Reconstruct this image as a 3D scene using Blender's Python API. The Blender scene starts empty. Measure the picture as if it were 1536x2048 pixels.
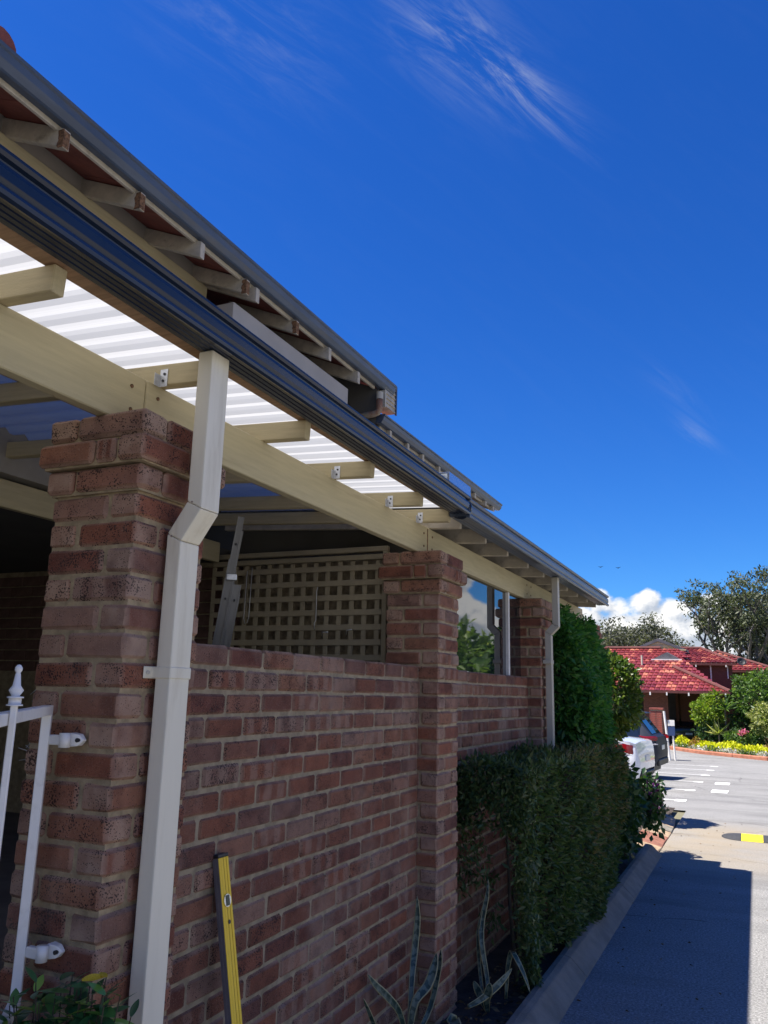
import bpy, bmesh, math, random
import numpy as np
from mathutils import Vector, Matrix

random.seed(7); rng = np.random.default_rng(11)
SC = bpy.context.scene
COL = SC.collection
pi = math.pi

# ------------------------------------------------------------------ camera
CAM_POS = Vector((1.680, -2.462, 1.800))
cR = Vector((0.911358, 0.410918, 0.023943)); cU = Vector((0.068318, -0.208369, 0.975661)); cF = Vector((-0.405906, 0.887541, 0.217972))
cam = bpy.data.cameras.new('camera'); camo = bpy.data.objects.new('camera', cam); COL.objects.link(camo)
mw = Matrix((cR, cU, -cF)).transposed().to_4x4(); mw.translation = CAM_POS
camo.matrix_world = mw
cam.sensor_fit = 'VERTICAL'; cam.sensor_height = 36.0; cam.lens = 1608.05 / 2048 * 36
cam.clip_start = 0.05; cam.clip_end = 4000
SC.camera = camo

# ------------------------------------------------------------------ sky, sun, exposure
SUNV = Vector((-0.446, -0.21, 1.0)).normalized()          # towards the sun
EL = math.asin(SUNV.z); AZ = math.atan2(SUNV.x, SUNV.y)
SKY_STRENGTH, SUN_STRENGTH, EXPOSURE = 0.061, 4.2, 1.38

def nn(nt, typ, **kw):
    n = nt.nodes.new(typ)
    for k, v in kw.items():
        if k == 'inp':
            for a, b in v.items(): n.inputs[a].default_value = b
        else: setattr(n, k, v)
    return n
def lk(nt, a, b): nt.links.new(a, b)
def mth(nt, op, a, b=None, clamp=False):
    n = nt.nodes.new('ShaderNodeMath'); n.operation = op; n.use_clamp = clamp
    for i, v in enumerate((a, b)):
        if v is None: continue
        if isinstance(v, (int, float)): n.inputs[i].default_value = v
        else: nt.links.new(v, n.inputs[i])
    return n.outputs[0]
def sstep(nt, x, a, b):
    n = nt.nodes.new('ShaderNodeMapRange'); n.interpolation_type = 'SMOOTHSTEP'
    n.inputs['From Min'].default_value = a; n.inputs['From Max'].default_value = b
    nt.links.new(x, n.inputs['Value']); return n.outputs['Result']
def vdot(nt, v, c):
    n = nt.nodes.new('ShaderNodeVectorMath'); n.operation = 'DOT_PRODUCT'
    nt.links.new(v, n.inputs[0]); n.inputs[1].default_value = c; return n.outputs['Value']
def mixc(nt, fac, a, b, blend='MIX'):
    n = nt.nodes.new('ShaderNodeMix'); n.data_type = 'RGBA'; n.blend_type = blend
    for s, v in ((n.inputs[0], fac), (n.inputs[6], a), (n.inputs[7], b)):
        if isinstance(v, (int, float)): s.default_value = v
        elif isinstance(v, (tuple, list)): s.default_value = (*v[:3], 1)
        else: nt.links.new(v, s)
    return n.outputs[2]

W = bpy.data.worlds.new('World'); SC.world = W; W.use_nodes = True
nt = W.node_tree; nt.nodes.clear()
sky = nn(nt, 'ShaderNodeTexSky', sky_type='NISHITA', sun_disc=False, sun_elevation=EL, sun_rotation=AZ, altitude=30, air_density=1.0, dust_density=0.15, ozone_density=3.0)
tc = nn(nt, 'ShaderNodeTexCoord'); D = tc.outputs['Generated']
hs = nn(nt, 'ShaderNodeHueSaturation', inp={'Hue': 0.508, 'Saturation': 1.28, 'Value': 1.08}); lk(nt, sky.outputs[0], hs.inputs['Color'])
dz = vdot(nt, D, (0, 0, 1))
# cumulus bank all round the horizon
mp = nn(nt, 'ShaderNodeMapping', inp={'Scale': (1, 1, 1.25), 'Location': (0.37, 0.05, 0.21)}); lk(nt, D, mp.inputs[0])
n1 = nn(nt, 'ShaderNodeTexNoise', inp={'Scale': 6.5, 'Detail': 2.0, 'Roughness': 0.5}); lk(nt, mp.outputs[0], n1.inputs['Vector'])
n2 = nn(nt, 'ShaderNodeTexNoise', inp={'Scale': 34.0, 'Detail': 7.0, 'Roughness': 0.55}); lk(nt, mp.outputs[0], n2.inputs['Vector'])
vo = nn(nt, 'ShaderNodeTexVoronoi', feature='SMOOTH_F1', inp={'Scale': 30.0, 'Smoothness': 0.35}); lk(nt, mp.outputs[0], vo.inputs['Vector'])
hgt = mth(nt, 'ADD', mth(nt, 'MULTIPLY', mth(nt, 'SUBTRACT', n1.outputs[0], 0.5), 0.15), 0.106)
hgt = mth(nt, 'ADD', hgt, mth(nt, 'MULTIPLY', mth(nt, 'SUBTRACT', 0.42, vo.outputs['Distance']), 0.045))
hgt = mth(nt, 'ADD', hgt, mth(nt, 'MULTIPLY', mth(nt, 'SUBTRACT', n2.outputs[0], 0.5), 0.035))
hgt = mth(nt, 'ADD', hgt, mth(nt, 'MULTIPLY', sstep(nt, vdot(nt, D, (1, 0, 0)), .12, .55), mth(nt, 'MULTIPLY', n1.outputs[0], .34)))
cum = sstep(nt, mth(nt, 'SUBTRACT', hgt, dz), -0.001, 0.010)
off = nn(nt, 'ShaderNodeMapping', inp={'Location': (-0.006, -0.003, 0.013)}); lk(nt, mp.outputs[0], off.inputs[0])
n3 = nn(nt, 'ShaderNodeTexNoise', inp={'Scale': 34.0, 'Detail': 5.0, 'Roughness': 0.55}); lk(nt, off.outputs[0], n3.inputs['Vector'])
vo2 = nn(nt, 'ShaderNodeTexVoronoi', feature='SMOOTH_F1', inp={'Scale': 30.0, 'Smoothness': 0.35}); lk(nt, off.outputs[0], vo2.inputs['Vector'])
shade = mth(nt, 'ADD', mth(nt, 'MULTIPLY', mth(nt, 'SUBTRACT', n2.outputs[0], n3.outputs[0]), 2.2), mth(nt, 'MULTIPLY', mth(nt, 'SUBTRACT', vo2.outputs['Distance'], vo.outputs['Distance']), 1.3))
shade = mth(nt, 'ADD', shade, mth(nt, 'MULTIPLY', mth(nt, 'SUBTRACT', dz, mth(nt, 'SUBTRACT', hgt, 0.045)), 6.0))
shade = sstep(nt, shade, -0.35, 0.30)
ccol = mixc(nt, shade, (0.50, 0.56, 0.66), (0.98, 0.98, 0.98))
# cirrus streaks: a stretched noise over the whole upper sky, thicker round a few streaks
a1 = Vector((0.1325, 0.1276, -0.0913)).normalized(); d1 = Vector((-0.2384, 0.7019, 0.6711)); b1 = a1.cross(d1).normalized()
u = vdot(nt, D, a1); v = vdot(nt, D, b1)
cv = nn(nt, 'ShaderNodeCombineXYZ'); lk(nt, mth(nt, 'MULTIPLY', u, 3.2), cv.inputs[0]); lk(nt, mth(nt, 'MULTIPLY', v, 17.0), cv.inputs[1]); lk(nt, dz, cv.inputs[2])
ci = nn(nt, 'ShaderNodeTexNoise', inp={'Scale': 2.3, 'Detail': 10.0, 'Roughness': 0.68, 'Distortion': 0.55}); lk(nt, cv.outputs[0], ci.inputs['Vector'])
fib = sstep(nt, ci.outputs[0], 0.40, 0.80)
def gauss(c, su, sv, du=0.0, dv=0.0):
    c = Vector(c)
    x = mth(nt, 'DIVIDE', mth(nt, 'SUBTRACT', u, c.dot(a1)), su); y = mth(nt, 'DIVIDE', mth(nt, 'SUBTRACT', v, c.dot(b1)), sv)
    r = mth(nt, 'ADD', mth(nt, 'MULTIPLY', x, x), mth(nt, 'MULTIPLY', y, y))
    return mth(nt, 'EXPONENT', mth(nt, 'MULTIPLY', r, -1.0))
g = gauss((-0.1931, 0.7398, 0.6447), 0.070, 0.020)
g = mth(nt, 'ADD', g, mth(nt, 'MULTIPLY', gauss((-0.245, 0.69, 0.681), 0.07, 0.038), 0.6))
g = mth(nt, 'ADD', g, mth(nt, 'MULTIPLY', gauss((-0.0447, 0.9535, 0.298), 0.020, 0.012), 0.42))
g = mth(nt, 'ADD', g, mth(nt, 'MULTIPLY', gauss((-0.44, 0.5835, 0.684), 0.08, 0.05), 0.30))
g = mth(nt, 'ADD', g, mth(nt, 'MULTIPLY', gauss((-0.06, 0.9357, 0.348), 0.04, 0.012), 0.16))
cir = mth(nt, 'MULTIPLY', fib, mth(nt, 'ADD', mth(nt, 'MULTIPLY', g, .62), 0.008), clamp=True)
bg1 = nn(nt, 'ShaderNodeBackground', inp={'Strength': SKY_STRENGTH}); 
lk(nt, mixc(nt, 1.0, hs.outputs[0], (.27, .59, .95), 'MULTIPLY'), bg1.inputs[0])
bg2 = nn(nt, 'ShaderNodeBackground', inp={'Strength': 0.42}); lk(nt, ccol, bg2.inputs[0])
bg3 = nn(nt, 'ShaderNodeBackground', inp={'Color': (0.80, 0.88, 1.0, 1), 'Strength': 0.30})
ms1 = nn(nt, 'ShaderNodeMixShader'); lk(nt, cir, ms1.inputs[0]); lk(nt, bg1.outputs[0], ms1.inputs[1]); lk(nt, bg3.outputs[0], ms1.inputs[2])
ms2 = nn(nt, 'ShaderNodeMixShader'); lk(nt, cum, ms2.inputs[0]); lk(nt, ms1.outputs[0], ms2.inputs[1]); lk(nt, bg2.outputs[0], ms2.inputs[2])
wo = nn(nt, 'ShaderNodeOutputWorld'); lk(nt, ms2.outputs[0], wo.inputs[0])

sl = bpy.data.lights.new('sun', 'SUN'); sl.energy = SUN_STRENGTH; sl.angle = math.radians(0.53); sl.color = (1.0, 0.945, 0.86)
so = bpy.data.objects.new('sun', sl); COL.objects.link(so); so.rotation_euler = SUNV.to_track_quat('Z', 'Y').to_euler()
vs = SC.view_settings; vs.view_transform = 'Standard'; vs.look = 'None'; vs.exposure = EXPOSURE; vs.gamma = 1.0; vs.use_curve_mapping = False
SC.cycles.max_bounces = 8; SC.cycles.diffuse_bounces = 4; SC.cycles.transmission_bounces = 6; SC.cycles.transparent_max_bounces = 8
SC.cycles.caustics_reflective = False; SC.cycles.caustics_refractive = False
SC.cycles.use_denoising = True

# ------------------------------------------------------------------ materials
MATS = {}
def newmat(name):
    m = bpy.data.materials.new(name); m.use_nodes = True; MATS[name] = m
    nt = m.node_tree; return m, nt, nt.nodes['Principled BSDF']
def paint(name, col, rough=0.5, var=0.12, scale=6.0, bump=0.0, bscale=60.0, metal=0.0, spec=0.5, stretch=(1, 1, 1), dirt=None, dscale=3.0, coords='Object', dmin=0.52, dmax=0.75):
    m, nt, p = newmat(name)
    tc = nn(nt, 'ShaderNodeTexCoord'); mp = nn(nt, 'ShaderNodeMapping', inp={'Scale': stretch}); lk(nt, tc.outputs[coords], mp.inputs[0])
    n = nn(nt, 'ShaderNodeTexNoise', inp={'Scale': scale, 'Detail': 6.0, 'Roughness': 0.6}); lk(nt, mp.outputs[0], n.inputs['Vector'])
    f = sstep(nt, n.outputs[0], 0.3, 0.7)
    c = mixc(nt, f, tuple(x * (1 - var) for x in col), tuple(min(1, x * (1 + var)) for x in col))
    if dirt:
        n2 = nn(nt, 'ShaderNodeTexNoise', inp={'Scale': dscale, 'Detail': 8.0, 'Roughness': 0.65}); lk(nt, mp.outputs[0], n2.inputs['Vector'])
        c = mixc(nt, mth(nt, 'MULTIPLY', sstep(nt, n2.outputs[0], dmin, dmax), 0.8), c, dirt)
    lk(nt, c, p.inputs['Base Color'])
    p.inputs['Roughness'].default_value = rough; p.inputs['Metallic'].default_value = metal; p.inputs['Specular IOR Level'].default_value = spec
    if bump:
        n3 = nn(nt, 'ShaderNodeTexNoise', inp={'Scale': bscale, 'Detail': 4.0}); lk(nt, mp.outputs[0], n3.inputs['Vector'])
        b = nn(nt, 'ShaderNodeBump', inp={'Strength': bump, 'Distance': 0.01}); lk(nt, n3.outputs[0], b.inputs['Height']); lk(nt, b.outputs[0], p.inputs['Normal'])
    return m
def ramp(nt, fac, stops, interp='LINEAR'):
    n = nt.nodes.new('ShaderNodeValToRGB'); n.color_ramp.interpolation = interp
    e = n.color_ramp.elements
    while len(e) < len(stops): e.new(0.5)
    for i, (p, c) in enumerate(stops): e[i].position = p; e[i].color = (*c, 1)
    nt.links.new(fac, n.inputs[0]); return n.outputs[0]

def brick_mat(name, tint=1.0, grey=0.0, kiss=.80):
    m, nt, p = newmat(name)
    oi = nn(nt, 'ShaderNodeObjectInfo'); R = oi.outputs['Random']
    tc = nn(nt, 'ShaderNodeTexCoord'); G = tc.outputs['Generated']
    add = nn(nt, 'ShaderNodeVectorMath', operation='ADD'); lk(nt, tc.outputs['Object'], add.inputs[0])
    rv = nn(nt, 'ShaderNodeCombineXYZ')
    for i, k in enumerate((31.0, 17.0, 53.0)): lk(nt, mth(nt, 'MULTIPLY', R, k), rv.inputs[i])
    lk(nt, rv.outputs[0], add.inputs[1]); P = add.outputs[0]
    stops = [(0.0, (.245, .088, .052)), (.16, (.33, .118, .064)), (.34, (.19, .064, .046)), (.5, (.36, .165, .095)), (.66, (.275, .10, .060)), (.8, (.40, .21, .14)), (.92, (.32, .19, .14)), (1.0, (.20, .082, .062))]
    g = (.32, .24, .18)
    stops = [(a, tuple((x * (1 - grey) + y * grey) * tint for x, y in zip(c, g))) for a, c in stops]
    base = ramp(nt, R, stops)
    n1 = nn(nt, 'ShaderNodeTexNoise', inp={'Scale': 14.0, 'Detail': 5.0, 'Roughness': 0.6}); lk(nt, P, n1.inputs['Vector'])
    base = mixc(nt, sstep(nt, n1.outputs[0], .35, .7), base, mixc(nt, 1.0, base, (1.25, 1.2, 1.15), 'MULTIPLY'))
    # sandy lighter edges
    sx = nn(nt, 'ShaderNodeSeparateXYZ'); lk(nt, G, sx.inputs[0])
    ex = mth(nt, 'ABSOLUTE', mth(nt, 'SUBTRACT', sx.outputs[0], .5)); ez = mth(nt, 'ABSOLUTE', mth(nt, 'SUBTRACT', sx.outputs[2], .5))
    e = mth(nt, 'MAXIMUM', mth(nt, 'MULTIPLY', sstep(nt, ex, .42, .50), .9), sstep(nt, ez, .30, .5))
    e = mth(nt, 'MULTIPLY', e, mth(nt, 'ADD', mth(nt, 'MULTIPLY', n1.outputs[0], 1.5), -.15), clamp=True)
    base = mixc(nt, e, base, tuple(min(.6, x * (tint + .12)) for x in (.50, .355, .255)))
    # pale kiss-mark bands on some bricks
    R2 = mth(nt, 'FRACT', mth(nt, 'MULTIPLY', R, 7.31)); on = mth(nt, 'GREATER_THAN', R2, kiss)
    wv = mth(nt, 'ABSOLUTE', mth(nt, 'SINE', mth(nt, 'ADD', mth(nt, 'ADD', mth(nt, 'MULTIPLY', sx.outputs[0], 7.5), mth(nt, 'MULTIPLY', n1.outputs[0], 1.6)), mth(nt, 'MULTIPLY', R, 40))))
    band = mth(nt, 'MULTIPLY', mth(nt, 'MULTIPLY', sstep(nt, wv, .5, .9), on), .40)
    base = mixc(nt, band, base, tuple(min(.6, x * (tint + .1)) for x in (.47, .32, .235)))
    # dark specks and pits
    vo = nn(nt, 'ShaderNodeTexVoronoi', inp={'Scale': 150.0, 'Randomness': 1.0}); lk(nt, P, vo.inputs['Vector'])
    n2 = nn(nt, 'ShaderNodeTexNoise', inp={'Scale': 24.0, 'Detail': 2.0}); lk(nt, P, n2.inputs['Vector'])
    R3 = mth(nt, 'FRACT', mth(nt, 'MULTIPLY', R, 13.7)); thr = mth(nt, 'MULTIPLY', sstep(nt, n2.outputs[0], .10, .80), mth(nt, 'ADD', mth(nt, 'MULTIPLY', R3, .34), .24))
    spk = mth(nt, 'LESS_THAN', vo.outputs['Distance'], thr)
    blot = nn(nt, 'ShaderNodeTexNoise', inp={'Scale': 9.0, 'Detail': 3.0}); lk(nt, P, blot.inputs['Vector'])
    base = mixc(nt, mth(nt, 'MULTIPLY', sstep(nt, blot.outputs[0], .48, .68), .6), base, mixc(nt, 1.0, base, (.52, .46, .48), 'MULTIPLY'))
    base = mixc(nt, mth(nt, 'MULTIPLY', spk, .85), base, (.022, .014, .014))
    n4 = nn(nt, 'ShaderNodeTexNoise', inp={'Scale': 260.0, 'Detail': 3.0}); lk(nt, P, n4.inputs['Vector'])
    base = mixc(nt, mth(nt, 'MULTIPLY', sstep(nt, n4.outputs[0], .52, .72), .20), base, (.50, .37, .28))
    gp_ = nn(nt, 'ShaderNodeNewGeometry'); nw = nn(nt, 'ShaderNodeTexNoise', inp={'Scale': 1.7, 'Detail': 6.0, 'Roughness': .65}); lk(nt, gp_.outputs['Position'], nw.inputs['Vector'])
    base = mixc(nt, mth(nt, 'MULTIPLY', sstep(nt, nw.outputs[0], .50, .74), .30), base, (.46, .37, .29))
    base = mixc(nt, mth(nt, 'MULTIPLY', sstep(nt, nw.outputs[0], .50, .28), .45), base, mixc(nt, 1.0, base, (.55, .52, .52), 'MULTIPLY'))
    lk(nt, base, p.inputs['Base Color']); p.inputs['Roughness'].default_value = .88; p.inputs['Specular IOR Level'].default_value = .25
    h = mth(nt, 'SUBTRACT', mth(nt, 'ADD', mth(nt, 'MULTIPLY', n1.outputs[0], .8), mth(nt, 'MULTIPLY', n4.outputs[0], .5)), mth(nt, 'MULTIPLY', spk, .5))
    b = nn(nt, 'ShaderNodeBump', inp={'Strength': .8, 'Distance': .006}); lk(nt, h, b.inputs['Height']); lk(nt, b.outputs[0], p.inputs['Normal'])
    return m
BRICK = brick_mat('brick', .78, .04, .92); BRICKW = brick_mat('brick_wall', .66, .05, .72)
MORTAR = paint('mortar', (.37, .285, .17), .95, .25, 25, .5, 180)
MORTARW = paint('mortar_grey', (.315, .255, .165), .95, .25, 20, .5, 180)
TIMBER = paint('painted_timber', (.52, .445, .26), .62, .07, 3, .22, 60, stretch=(16, 1.2, 16), dirt=(.36, .29, .16), dscale=1.2, dmin=.55, dmax=.8)
TIMBERY = paint('painted_rafter', (.54, .45, .26), .62, .08, 4, .22, 60, stretch=(1.2, 16, 16), dirt=(.29, .235, .15), dscale=1.4)
EAVE = paint('eave_timber', (.50, .44, .34), .65, .12, 5, .2, 80, stretch=(3, 3, 3), dirt=(.24, .21, .17), dscale=4)
ROT = paint('rotten_wood', (.20, .10, .045), .9, .6, 60, .6, 120, dirt=(.04, .03, .02), dscale=30)
BATTEN = paint('bare_timber', (.36, .22, .12), .75, .2, 5, .2, 80, stretch=(1, 12, 12))
CREAM = paint('cream_steel', (.82, .755, .585), .42, .03, 2, 0.05, 14, stretch=(5, 5, .7), dirt=(.62, .54, .38), dscale=2.2, dmin=.48, dmax=.75)
CREAM2 = paint('dull_cream_steel', (.50, .46, .36), .5, .06, 3, dirt=(.38, .34, .26), dscale=6)
NAVY = paint('navy_gutter', (.012, .020, .040), .22, .1, 3, spec=.5, dirt=(.016, .024, .042), dscale=2)
OLDG = paint('slate_gutter', (.060, .082, .125), .34, .18, 4, .06, 40, spec=.5, dirt=(.10, .095, .09), dscale=5, stretch=(3, .6, 3))
WHITE = paint('white_paint', (.82, .79, .73), .35, .05, 8, .05, 30, dirt=(.58, .55, .50), dscale=8)
GALV = paint('galvanised', (.62, .63, .64), .35, .15, 30, metal=.7)
ALU = paint('aluminium', (.21, .21, .21), .42, .06, 12, .04, 60, metal=.85, stretch=(3, 3, 1))
DARK = paint('dark_plastic', (.02, .02, .022), .5, .2, 10)
CONC = paint('concrete', (.20, .18, .145), .9, .22, 5, .5, 90, dirt=(.13, .12, .10), dscale=3)
TAN = paint('tan_paver', (.33, .235, .15), .9, .25, 9, .4, 120)
REDP = paint('red_paver', (.24, .10, .065), .9, .3, 12, .4, 120)
SOIL = paint('soil', (.055, .040, .030), .98, .5, 9, 1.0, 60)
REDK = paint('terracotta_kerb', (.34, .13, .075), .9, .25, 4, .3, 60)
YEL = paint('level_yellow', (.90, .58, .012), .35, .05, 6, .04, 40)
LGREY = paint('level_grey', (.16, .15, .16), .5, .15, 12, .1, 60)
MARK = paint('road_paint', (.80, .80, .78), .7, .08, 20, dirt=(.45, .45, .44), dscale=18, dmin=.6, dmax=.7)
RUBBER = paint('hump_rubber', (.035, .036, .04), .75, .3, 40, .3, 120)
HYEL = paint('hump_yellow', (.82, .62, .02), .6, .12, 20, .1, 60)
GABLE = paint('cream_cladding', (.60, .48, .27), .7, .1, 3)
SLATE = paint('grey_barge', (.10, .10, .11), .6, .2, 3)
RED_TILE = paint('underside_tile', (.22, .062, .045), .8, .25, 5, .2, 60)
INNER = paint('ceiling_and_shade_dark', (.10, .095, .085), .9, .1, 3)  # ceiling colour, also the painted shade of the recess walls and gap sheet
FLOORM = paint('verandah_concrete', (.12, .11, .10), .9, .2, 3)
STUCCO = paint('house_render', (.33, .30, .25), .8, .08, 4, .1, 50)

def asphalt():
    m, nt, p = newmat('asphalt')
    tc = nn(nt, 'ShaderNodeTexCoord'); P = tc.outputs['Object']
    n = nn(nt, 'ShaderNodeTexNoise', inp={'Scale': 62.0, 'Detail': 4.0, 'Roughness': .8}); lk(nt, P, n.inputs['Vector'])
    vo = nn(nt, 'ShaderNodeTexVoronoi', inp={'Scale': 55.0}); lk(nt, P, vo.inputs['Vector'])
    big = nn(nt, 'ShaderNodeTexNoise', inp={'Scale': .55, 'Detail': 7.0, 'Roughness': .62}); lk(nt, P, big.inputs['Vector'])
    mp = nn(nt, 'ShaderNodeMapping', inp={'Scale': (.25, 1.1, 1)}); lk(nt, P, mp.inputs[0])
    st = nn(nt, 'ShaderNodeTexNoise', inp={'Scale': 1.0, 'Detail': 6.0, 'Roughness': .65}); lk(nt, mp.outputs[0], st.inputs['Vector'])
    c = ramp(nt, n.outputs[0], [(.33, (.055, .055, .055)), (.5, (.215, .212, .206)), (.66, (.48, .475, .46))])
    c = mixc(nt, mth(nt, 'MULTIPLY', sstep(nt, vo.outputs['Distance'], .05, .5), .30), c, (.26, .255, .245))
    c = mixc(nt, mth(nt, 'MULTIPLY', sstep(nt, big.outputs[0], .35, .70), .55), c, mixc(nt, 1.0, c, (.70, .70, .71), 'MULTIPLY'))
    c = mixc(nt, mth(nt, 'MULTIPLY', sstep(nt, st.outputs[0], .47, .66), .6), c, (.125, .122, .12))
    cn = nn(nt, 'ShaderNodeTexNoise', inp={'Scale': 2.2, 'Detail': 5.0}); lk(nt, P, cn.inputs['Vector'])
    cm = nn(nt, 'ShaderNodeMix', data_type='RGBA', inp={0: .22}); lk(nt, P, cm.inputs[6]); lk(nt, cn.outputs['Color'], cm.inputs[7])
    cr = nn(nt, 'ShaderNodeTexVoronoi', feature='DISTANCE_TO_EDGE', inp={'Scale': .42}); lk(nt, cm.outputs[2], cr.inputs['Vector'])
    crk = mth(nt, 'MULTIPLY', mth(nt, 'LESS_THAN', cr.outputs['Distance'], .0032), sstep(nt, cn.outputs[0], .42, .58))
    c = mixc(nt, mth(nt, 'MULTIPLY', crk, .75), c, (.03, .03, .03))
    # sandy wash beside the kerb
    sx = nn(nt, 'ShaderNodeSeparateXYZ'); lk(nt, P, sx.inputs[0])
    w = mth(nt, 'MULTIPLY', sstep(nt, mth(nt, 'ABSOLUTE', mth(nt, 'SUBTRACT', sx.outputs[1], 9.3)), 2.6, .6), sstep(nt, sx.outputs[0], 3.2, .8))
    c = mixc(nt, mth(nt, 'MULTIPLY', w, mth(nt, 'MULTIPLY', sstep(nt, big.outputs[0], .25, .6), .62)), c, (.31, .245, .155))
    lk(nt, c, p.inputs['Base Color']); p.inputs['Roughness'].default_value = .9; p.inputs['Specular IOR Level'].default_value = .3
    b = nn(nt, 'ShaderNodeBump', inp={'Strength': .9, 'Distance': .006}); lk(nt, n.outputs[0], b.inputs['Height']); lk(nt, b.outputs[0], p.inputs['Normal'])
    return m
ASPH = asphalt()

def leaf_mat(name, cols, trans=.35, rough=.45, spec=.4):
    m, nt, p = newmat(name)
    g = nn(nt, 'ShaderNodeNewGeometry'); tc = nn(nt, 'ShaderNodeTexCoord')
    n = nn(nt, 'ShaderNodeTexNoise', inp={'Scale': 3.0, 'Detail': 3.0}); lk(nt, tc.outputs['Object'], n.inputs['Vector'])
    f = mth(nt, 'ADD', mth(nt, 'MULTIPLY', g.outputs['Random Per Island'], .65), mth(nt, 'MULTIPLY', n.outputs[0], .35))
    k = len(cols) - 1
    c = ramp(nt, f, [(.08 + .84 * i / k, cc) for i, cc in enumerate(cols)])
    lk(nt, c, p.inputs['Base Color']); p.inputs['Roughness'].default_value = rough; p.inputs['Specular IOR Level'].default_value = spec
    t = nn(nt, 'ShaderNodeBsdfTranslucent'); lk(nt, mixc(nt, 1.0, c, (1.35, 1.5, .6), 'MULTIPLY'), t.inputs[0])
    mx = nn(nt, 'ShaderNodeMixShader', inp={0: trans}); lk(nt, p.outputs[0], mx.inputs[1]); lk(nt, t.outputs[0], mx.inputs[2])
    lk(nt, mx.outputs[0], nt.nodes['Material Output'].inputs[0]); return m
L_HEDGE = leaf_mat('hedge_leaf', [(.026, .056, .020), (.058, .105, .034), (.10, .155, .055), (.19, .19, .085)], .32)
L_HEDGEB = leaf_mat('hedge_leaf_brown', [(.06, .06, .028), (.12, .12, .045), (.19, .155, .07), (.27, .20, .10)], .35)
L_VINE = leaf_mat('vine_leaf', [(.02, .075, .018), (.042, .15, .032), (.08, .22, .05), (.16, .27, .075)], .35)
L_BUSH = leaf_mat('bush_leaf', [(.025, .055, .012), (.05, .095, .018), (.09, .145, .025), (.17, .19, .035)], .3, .35)
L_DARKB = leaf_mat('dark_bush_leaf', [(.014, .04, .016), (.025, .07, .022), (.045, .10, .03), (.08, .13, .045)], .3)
L_LIME = leaf_mat('lime_leaf', [(.05, .10, .012), (.11, .19, .02), (.22, .30, .035), (.34, .38, .05)], .4)
L_MID = leaf_mat('mid_leaf', [(.03, .065, .02), (.06, .12, .03), (.11, .19, .04), (.18, .26, .06)], .35)
L_VAR = leaf_mat('variegated_leaf', [(.05, .09, .03), (.16, .20, .05), (.36, .38, .13), (.5, .48, .2)], .3)
L_GUM = leaf_mat('gum_leaf', [(.034, .046, .026), (.06, .076, .042), (.10, .118, .065), (.16, .17, .11)], .28, .55)
L_GUM2 = leaf_mat('far_gum_leaf', [(.05, .058, .045), (.08, .09, .066), (.13, .135, .10), (.19, .185, .15)], .3, .6)
L_YFLOW = leaf_mat('yellow_flower', [(.28, .30, .01), (.50, .52, .015), (.68, .66, .02), (.75, .70, .05)], .3, .7)
L_WFLOW = leaf_mat('white_flower', [(.16, .20, .12), (.35, .36, .33), (.55, .52, .53), (.72, .70, .72)], .2, .7)
L_PURP = leaf_mat('purple_flower', [(.05, .006, .06), (.09, .01, .10), (.13, .015, .16), (.07, .015, .15)], .35, .6)
L_PINK = leaf_mat('pink_flower', [(.45, .08, .16), (.6, .16, .25), (.5, .12, .3), (.4, .1, .12)], .3, .7)
L_ORNG = leaf_mat('orange_foliage', [(.12, .09, .02), (.35, .14, .03), (.28, .20, .05), (.12, .16, .04)], .3, .7)
L_GRASS = leaf_mat('grass_blade', [(.07, .12, .015), (.13, .19, .02), (.18, .24, .03), (.22, .26, .04)], .3, .7)
L_SHRUB = leaf_mat('shrub_leaf', [(.012, .035, .014), (.02, .06, .02), (.045, .10, .02), (.14, .17, .02)], .25, .3, .6)
L_SHRUBY = paint('shrub_leaf_yellow', (.62, .40, .02), .4, .2, 20)
def objleaf(name, cols):
    m, nt, p = newmat(name); oi = nn(nt, 'ShaderNodeObjectInfo'); k = len(cols) - 1
    lk(nt, ramp(nt, oi.outputs['Random'], [(i / k, c) for i, c in enumerate(cols)]), p.inputs['Base Color']); p.inputs['Roughness'].default_value = .33; return m
L_SHRUBO = objleaf('shrub_leaf_glossy', [(.025, .09, .03), (.04, .13, .035), (.08, .20, .04), (.24, .36, .05)])
BARK = paint('bark', (.10, .085, .07), .9, .4, 4, .6, 20)
GUMBARK = paint('gum_bark', (.13, .115, .10), .85, .4, 1.5, .4, 8)
TWIG = paint('twig', (.07, .055, .035), .9, .3, 20)

def snake_mat():
    m, nt, p = newmat('snake_leaf')
    tc = nn(nt, 'ShaderNodeTexCoord'); uv = nn(nt, 'ShaderNodeUVMap'); sx = nn(nt, 'ShaderNodeSeparateXYZ'); lk(nt, uv.outputs[0], sx.inputs[0])
    n = nn(nt, 'ShaderNodeTexNoise', inp={'Scale': 30.0, 'Detail': 4.0}); lk(nt, tc.outputs['Object'], n.inputs['Vector'])
    w = mth(nt, 'SINE', mth(nt, 'ADD', mth(nt, 'MULTIPLY', sx.outputs[1], 95.0), mth(nt, 'MULTIPLY', n.outputs[0], 14.0)))
    c = mixc(nt, sstep(nt, w, -.3, .5), (.025, .055, .040), (.11, .15, .11))
    ed = mth(nt, 'ABSOLUTE', mth(nt, 'SUBTRACT', sx.outputs[0], .5))
    c = mixc(nt, sstep(nt, ed, .37, .42), c, (.34, .31, .15))
    lk(nt, c, p.inputs['Base Color']); p.inputs['Roughness'].default_value = .42; return m
SNAKE = snake_mat()

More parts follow.
